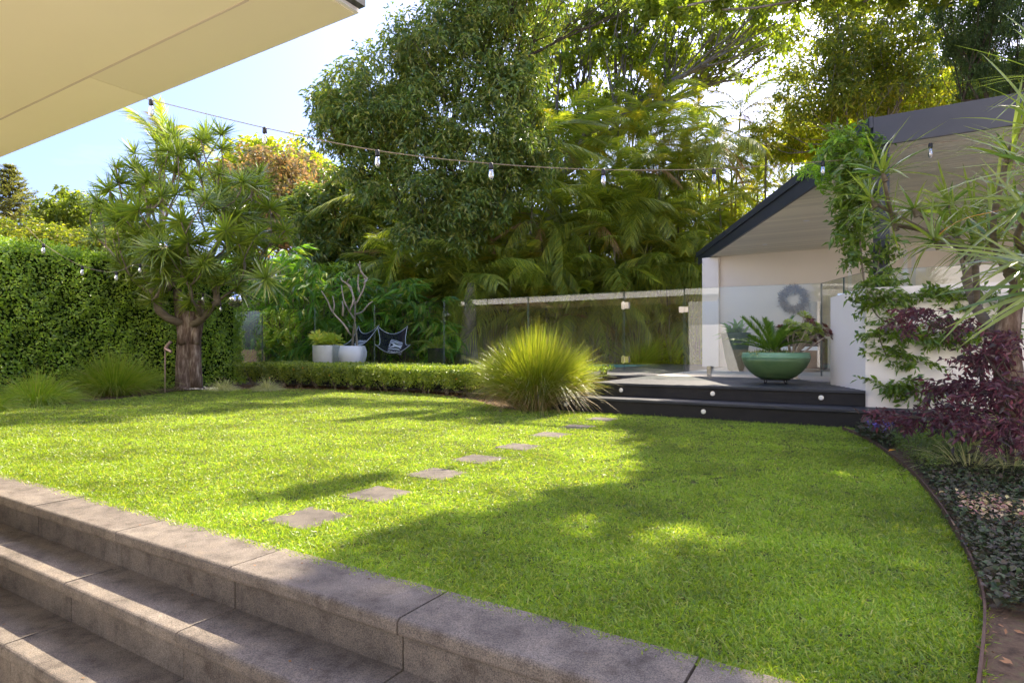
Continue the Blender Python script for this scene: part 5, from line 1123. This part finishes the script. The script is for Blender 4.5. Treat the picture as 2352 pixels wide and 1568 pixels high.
band([(1995, 672), (2040, 690), (2100, 680), (2170, 675), (2230, 682), (2290, 690)], 58, .035, VS, vine)
band([(1992, 665), (2000, 700), (2015, 725), (2035, 740)], 16, .05, VS, vine)
band([(2000, 770), (2060, 765), (2120, 778), (2180, 775), (2240, 760), (2290, 762)], 64, .04, VS, vine)
band([(2035, 815), (2080, 822), (2110, 832)], 18, .03, VS, vine)
band([(2020, 885), (2070, 888), (2110, 900), (2160, 896)], 36, .03, VS, vine)
band([(2040, 745), (2020, 770), (2035, 815)], 4, .03, VS, vine)
band([(2230, 690), (2245, 730), (2260, 765)], 12, .05, VS, vine)
vp = empty('post_jasmine', 'jasmine climbing the charcoal post and heaped on the roof corner', 'climbing plant')
def cloud(cx, cy, Y, rx, ry, rz, n, meshes, par, s=(.8, 1.3)):
    for _ in range(n):
        q_ = inball(1)[0]; p_ = W(cx + q_[0] * rx, cy - q_[2] * rz, Y + q_[1] * ry); a = rng.uniform(0, 2 * pi); link('leaf_spray', meshes[rng.integers(0, len(meshes))], par, loc=p_, rot=(rng.uniform(-1, 1), rng.normal(.2, .5), a), scale=rng.uniform(*s))
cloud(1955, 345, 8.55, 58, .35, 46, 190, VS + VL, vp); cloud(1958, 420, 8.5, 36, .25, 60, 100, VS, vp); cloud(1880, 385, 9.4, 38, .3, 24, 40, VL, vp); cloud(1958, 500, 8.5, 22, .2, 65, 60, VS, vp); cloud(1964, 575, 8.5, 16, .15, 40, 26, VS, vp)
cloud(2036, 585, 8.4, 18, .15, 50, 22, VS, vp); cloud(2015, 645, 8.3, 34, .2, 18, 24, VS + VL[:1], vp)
mb = MB(); tube(mb, smooth_line([W(1985, 655, 8.35), W(1976, 560, 8.4), W(1972, 480, 8.45), W(1975, 400, 8.5), W(1960, 340, 8.55)], 4), .009, 6); tube(mb, smooth_line([W(2010, 655, 8.3), W(2018, 600, 8.4), W(2022, 560, 8.4)], 4), .006, 6); mb.build('stem', 'twig_bark', vp)

# ================================================================ RIGHT BED
bed = [np.array(p) for p in edge_s] + [UV(.8, 1.9), UV(9, 1.9), UV(9, 9.4), UV(1.2, 9.4), UV(1.2, 8.9), UV(.45, 8.9)]
bxy = [(p[0], p[1]) for p in bed]
mb = MB(); n = len(bxy); mb.add([(x, y, -0.012) for x, y in bxy], [tuple(range(n - 1, -1, -1))]); mb.build('garden_bed', 'soil', kind='structure')
scatter_stuff('bark_chips', bed, 15000, 'mulch', lambda mb, P: leaves(mb, P, rdir(len(P), -.1, .4), rng.uniform(.006, .03, len(P)), .4, .1), 'brown mulch and twigs on the soil of the right bed', 'mulch', z=-.004, inside=lambda q: q[:, 1] < 3.2)
def away(d0):      # keep plants off the edging
    E = np.array([p[:2] for p in edge_s])
    return lambda q: np.array([np.min(np.linalg.norm(E - x, axis=1)) for x in q]) > d0
def carpet(size, asp, hmax, mid=.6, zr=(.05, .8)):
    def f(mb, P):
        P = P.copy(); P[:, 2] += rng.uniform(.0, hmax, len(P)); leaves(mb, P, rdir(len(P), *zr), rng.uniform(.7, 1.3, len(P)) * size, asp, .22, .15, mid=mid)
    return f
scatter_stuff('bugle_groundcover', [G(2098, 1062), G(2172, 1160), G(2208, 1240), G(2243, 1320), G(2264, 1392), G(2420, 1432), G(2600, 1300), G(2600, 1150), G(2300, 1060), G(2180, 1040)], 15000, 'ajuga_leaf', carpet(.025, .75, .045), 'dark purple green bugle leaves carpeting the right bed', 'groundcover', inside=away(.012))
scatter_stuff('variegated_groundcover', [G(2195, 1150), G(2215, 1190), G(2250, 1215), G(2400, 1225), G(2400, 1190), G(2270, 1160)], 700, 'variegated_leaf', carpet(.023, .7, .06), 'pink and cream variegated leaves among the dark bugle', 'groundcover')
scatter_stuff('creeping_shrublet', [G(2045, 1030), G(2095, 1070), G(2140, 1100), G(2230, 1060), G(2230, 1010), G(2120, 990), G(2060, 1000)], 7500, 'mat_leaf', carpet(.020, .4, .12), 'low small leaved green mat beside the curved edging', 'groundcover', inside=away(.05))
scatter_stuff('flowering_bugle', [G(1968, 1000), G(2040, 1035), G(2080, 1010), G(2075, 985), G(1985, 985)], 2000, 'ajuga_leaf', carpet(.04, .6, .09), 'dark bugle leaves below the violet flower spikes', 'groundcover', inside=away(.03))
for i, (px, py) in enumerate(((1995, 1002), (2018, 1004), (2027, 998), (2036, 1008), (2044, 1003), (2031, 1014), (2010, 1008), (2052, 1000))):
    b = G(px, py); mb = MB(); n = 70; hh = rng.uniform(.10, .16); z = rng.uniform(.25, 1, n) * hh; P = np.stack([b[0] + rng.normal(0, .006, n), b[1] + rng.normal(0, .006, n), z + .03], 1); leaves(mb, P, rdir(n, -.3, .4), .018, .6)
    mb.build('flower_spike', 'flower_violet', label='short violet blue bugle flower spike near the end of the deck step', cat='flower', group='violet bugle flower spikes')
clump('lily_plant', G(2120, 1002), .05, 26, (.22, .40), .035, 1.2, .5, 'lily_leaf', 'bright lime green strappy lily below the purple shrub', 'plant', seed=30)
clump('fescue_tuft', G(2225, 1080), .10, 420, (.25, .50), .0045, 1.35, .55, 'silver_blade', 'pale grassy tuft flopping forward under the purple shrub', 'ornamental grass', 'pale tufts in the right bed', seed=31)
clump('fescue_tuft', G(2320, 1085), .10, 380, (.25, .50), .0045, 1.35, .55, 'silver_blade', 'pale grassy tuft at the right frame side under the purple shrub', 'ornamental grass', 'pale tufts in the right bed', seed=32)
clump('fescue_tuft', G(2280, 1020), .12, 300, (.5, .8), .005, .7, .35, 'silver_blade', 'upright pale grass behind the purple shrub stems', 'ornamental grass', 'pale tufts in the right bed', seed=33)
# purple shrub
ps = empty('purple_shrub', 'purple leaved loropetalum with layered branches in front of the white wall', 'shrub')
PSP = [vspray(700 + k, 'purple_leaf', 13, .062, .20) for k in range(6)]
blobs_ = [(2140, 722, 5.6, 62, 12, 22), (2205, 740, 5.4, 45, 12, 13), (2085, 742, 5.7, 30, 7, 5), (2275, 815, 5.2, 62, 26, 34), (2325, 790, 5.0, 40, 34, 22), (2240, 880, 5.3, 60, 14, 22), (2300, 900, 4.9, 55, 30, 32), (2165, 888, 5.5, 40, 9, 9), (2105, 956, 5.4, 55, 10, 20), (2210, 950, 5.0, 70, 20, 32), (2290, 980, 4.7, 65, 30, 36), (2340, 900, 4.6, 40, 60, 22), (2050, 950, 5.5, 22, 6, 8), (2345, 1010, 4.4, 40, 40, 22)]
tipl = []
for (cx, cy, Y, rx, ry, n) in blobs_:
    for _ in range(n):
        q_ = inball(1)[0]; p_ = W(cx + q_[0] * rx, cy - q_[2] * ry, Y + q_[1] * .4); a = math.atan2(-.2, (cx - 2330)) + rng.normal(0, .7)
        link('leaf_spray', PSP[rng.integers(0, 6)], ps, loc=p_, rot=(rng.normal(0, .5), rng.normal(.15, .35), a), scale=rng.uniform(.6, .95))
        if rng.uniform() < .12: tipl.append(p_)
mbk, _ = branches(G(2320, 1085), tipl, .004, .03, .5, start=[W(2318, 1000, 4.9), W(2310, 950, 5.0)], wob=.2); mbk.build('branches', 'dark_bark', ps)

# foreground dracaena at the right
fd = empty('dragon_tree', 'close multi-branched dracaena with long strappy leaves at the right side', 'tree')
tb = G(2330, 1010); 
TIPS = [(2028, 402, 5.6, .36), (2004, 463, 5.8, .30), (2100, 483, 5.6, .36), (2053, 516, 5.9, .28), (2150, 556, 5.2, .38), (2282, 555, 4.9, .36), (2323, 370, 4.6, .40), (2239, 565, 5.6, .34), (2198, 545, 5.9, .32), (2289, 460, 5.4, .36),
        (2182, 470, 6.0, .30), (2390, 300, 4.0, .42), (2385, 470, 4.2, .44), (2400, 600, 4.0, .46), (2370, 560, 4.6, .42), (2330, 500, 5.4, .36), (2240, 500, 5.8, .32), (2420, 180, 4.2, .44), (2430, 660, 3.7, .46), (2340, 620, 5.0, .34), (2420, 400, 3.6, .42)]
tp3 = [W(a, b, c_) for a, b, c_, _ in TIPS]
mbk, _ = branches(tb, tp3, .0125, .044, .42, start=[W(2322, 900, 5.35), W(2316, 780, 5.3), W(2318, 720, 5.3)], wob=.22, sides=8, back=.25); mbk.build('trunk', 'twig_bark', fd, smooth=True)
mb = MB(); tube(mb, [tb - [0, 0, .03], W(2322, 900, 5.35), W(2308, 790, 5.3), W(2320, 715, 5.3), W(2330, 690, 5.3)], [.09, .085, .075, .065, .05], 12); mb.build('bole', 'bark', fd, smooth=True)
LM = []
for k in range(8):
    R = np.random.default_rng(800 + k); mb = MB(); seg = 7
    w_ = 1; rows = []; dr = [.10, .2, .3, .45, .15, .25, .38, .55][k]
    for i in range(seg):
        t_ = i / seg; ww = (.55 + 1.2 * t_ if t_ < .35 else 1.0 - (t_ - .35) * .95) * .015; z = -dr * t_ ** 2; x = t_ * (1 - .1 * dr * t_); rows += [(x, ww, z + ww * .35), (x, 0, z), (x, -ww, z + ww * .35)]
    V = rows + [(1.0, 0, -dr)]; F = []
    for i in range(seg - 1): F += [(3 * i, 3 * i + 1, 3 * i + 4, 3 * i + 3), (3 * i + 1, 3 * i + 2, 3 * i + 5, 3 * i + 4)]
    F += [(3 * seg - 3, 3 * seg - 2, 3 * seg), (3 * seg - 2, 3 * seg - 1, 3 * seg)]; V = np.array(V) * [1, 1.6, 1]; mb.add(V, F); LM.append(mb.mesh('leaf', 'dracaena_near'))
LDEAD = LM[3].copy(); LDEAD.materials[0] = MATS['cone_orange']; nleafobj = 0
trc = W(2330, 700, 5.2)
for i, (p_, T_) in enumerate(zip(tp3, TIPS)):
    ax = norm(np.array([p_ - trc]))[0] * .8 + np.array([0, 0, .8]); e = to_euler(ax)
    mb = MB(); tube(mb, [[0, 0, -.05], [0, 0, .03]], [.02, .012], 7); r_ = mb.build('leaf_rosette', 'twig_bark', fd, loc=p_, rot=e)
    n = 17 if i < 16 else 13
    for j in range(n):
        el = rng.uniform(-.35, 1.35); az = j * 2.4 + rng.normal(0, .2)
        me_ = LM[rng.integers(0, 8)] if rng.uniform() > .008 else LDEAD
        link('leaf', me_, r_, loc=(0, 0, rng.uniform(0, .03)), rot=(0, -el, az), scale=T_[3] * rng.uniform(.85, 1.3)); nleafobj += 1
    n = 16; mb = MB(); D = rdir(n, -.2, 1); straps(mb, D * .01, D, T_[3] * rng.uniform(.6, 1.1, n), .022, .25, 5, .3, .3, wprof=[.6, 1, .9, .7, .4]); o = mb.build('inner_leaves', 'dracaena_near', fd, loc=p_, rot=e); o['kind'] = 'stuff'

# fallen leaves
for i, (px, py, mat, s_, lab) in enumerate(((2040, 1042, 'yellow_fallen', .07, 'bright orange yellow fallen leaf on the lawn at the curved edging'), (1983, 1036, 'silver_blade', .05, 'pale dry fallen leaf on the lawn left of the yellow one'), (2156, 1140, 'dry_blade', .05, 'curled pale brown leaf lying on the steel edging'))):
    p_ = G(px, py, .02); mb = MB(); leaves(mb, [p_ + [0, 0, .02]], [[1, .2, .12]], s_, .5, .35, 0, roll=.05); mb.build('fallen_leaf', mat, label=lab, cat='fallen leaf', group='fallen leaves')

mb = MB(); q_ = []
for _ in range(46):
    k_ = rng.integers(0, 3); v0_, v1_, z0_ = ROWS[k_]; q_.append(UV(rng.uniform(-5.5, .2), rng.uniform(v0_ + .03, min(v1_, v0_ + .27)), z0_ + .004))
leaves(mb, np.array(q_), rdir(46, -.05, .15), rng.uniform(.006, .016, 46), .5, .2); mb.build('leaf_litter', 'mulch', kind='stuff', label='tiny scattered dry leaf bits lying on the stone steps', cat='leaf litter')

# ================================================================ STRING LIGHTS
def festoon(pts, bulbs, lab, rb_=.022):
    t = empty('string_lights', lab, 'string lights', 'festoon string lights'); P = smooth_line([W(*p) for p in pts], 10); mb = MB(); tube(mb, P, .0042, 5); mb.build('cable', 'cable', t)
    for (px, py, Y) in bulbs:
        p_ = W(px, py, Y); d = np.linalg.norm(np.array(P) - p_, axis=1); a = P[int(np.argmin(d))]; A = np.array(P); 
        x = (px - CX) / FX; r_ = A[:, 0] / A[:, 1]; k = int(np.argmin(np.abs(r_ - x))); a = A[k]
        mb = MB(); lathe(mb, [(.012, .006), (.018, .0), (.020, -.04), (.016, -.05)], a, 10); s_ = mb.build('socket', 'socket_black', t, smooth=True)
        mb = MB(); lathe(mb, [(.013, -.05), (.018, -.062), (rb_, -.10), (rb_ * .93, -.122), (rb_ * .55, -.142), (.001, -.148)], a, 14); mb.build('bulb', 'bulb_glass', t, smooth=True)
        mb = MB(); tube(mb, [a + [0, 0, -.05], a + [0, 0, -.085]], .004, 5); tube(mb, [a + [-.008, 0, -.085], a + [-.005, 0, -.118], a + [.005, 0, -.118], a + [.008, 0, -.085]], .0012, 4); mb.build('filament', 'brushed_steel', s_)
festoon([(300, 216, 7.3), (347, 230, 7.2), (608, 294, 7.1), (867, 346, 6.8), (1128, 376, 7.0), (1386, 390, 7.3), (1640, 388, 7.8), (1890, 371, 8.25), (2000, 360, 8.4), (2137, 330, 8.2), (2260, 318, 7.8), (2420, 300, 7.0)],
        [(347, 232, 4.65), (608, 297, 5.3), (867, 355, 6.0), (1128, 383, 6.7), (1386, 400, 7.3), (1640, 393, 7.8), (1890, 380, 8.25), (2137, 345, 8.1)], 'long festoon string of clear bulbs swagging across the whole garden from the eave')
festoon([(60, 520, 11.0), (100, 560, 11.3), (150, 592, 11.7), (189, 611, 12), (230, 622, 12.2), (267, 624, 12.5), (322, 607, 13), (380, 630, 13.6), (418, 675, 13.9), (466, 674, 13.9), (507, 697, 14), (520, 690, 14.4)],
        [(100, 568, 11.3), (189, 620, 12), (267, 632, 12.5), (322, 615, 13), (418, 685, 13.9), (466, 683, 13.9), (507, 703, 14)], 'shorter festoon string with clear bulbs hanging before the left hedge', .028)

# ================================================================ NEIGHBOUR'S BRICK HOUSE glimpsed through the planting
nh = empty('neighbour_house', 'red brick house with dark roof glimpsed between bamboo and palms', 'house')
Yh = 27.0; p0 = W(1030, 760, Yh); p1 = W(1095, 690, Yh)
mb = MB(); prism(mb, [(W(820, 800, Yh)[0], Yh * H + .03), (p1[0] + .6, Yh * H + .03), (p1[0] + .6, Yh * H + 4), (W(820, 800, Yh)[0], Yh * H + 4)], 0, W(0, 662, Yh)[2]); mb.build('wall', 'mortar', nh)
mb = MB(); mb.add([(-.112, 0, -.036), (.112, 0, -.036), (.112, .03, -.036), (-.112, .03, -.036), (-.112, 0, .036), (.112, 0, .036), (.112, .03, .036), (-.112, .03, .036)], BOXF); bm_ = mb.mesh('brick', 'brick_red')
row = 0; z = W(0, 765, Yh)[2]
while z < W(0, 680, Yh)[2]:
    x = p0[0] + (row % 2) * .12
    while x < p1[0] + .3: link('brick', bm_, nh, loc=(x, Yh * H + rng.uniform(-.002, .002), z)); x += .24
    z += .086; row += 1
a, b, c_, d = W(820, 668, Yh - .4), W(930, 668, Yh - .4), W(905, 630, Yh + 4), W(820, 630, Yh + 4); mb = MB(); mb.add([a, b, c_, d, a - [0, 0, .1], b - [0, 0, .1], c_ - [0, 0, .1], d - [0, 0, .1]], [(0, 1, 2, 3), (7, 6, 5, 4), (0, 4, 5, 1), (1, 5, 6, 2), (2, 6, 7, 3), (3, 7, 4, 0)]); mb.build('roof', 'roof_tile', nh)
print('leaf objects', nleafobj, 'objects', len(bpy.data.objects))
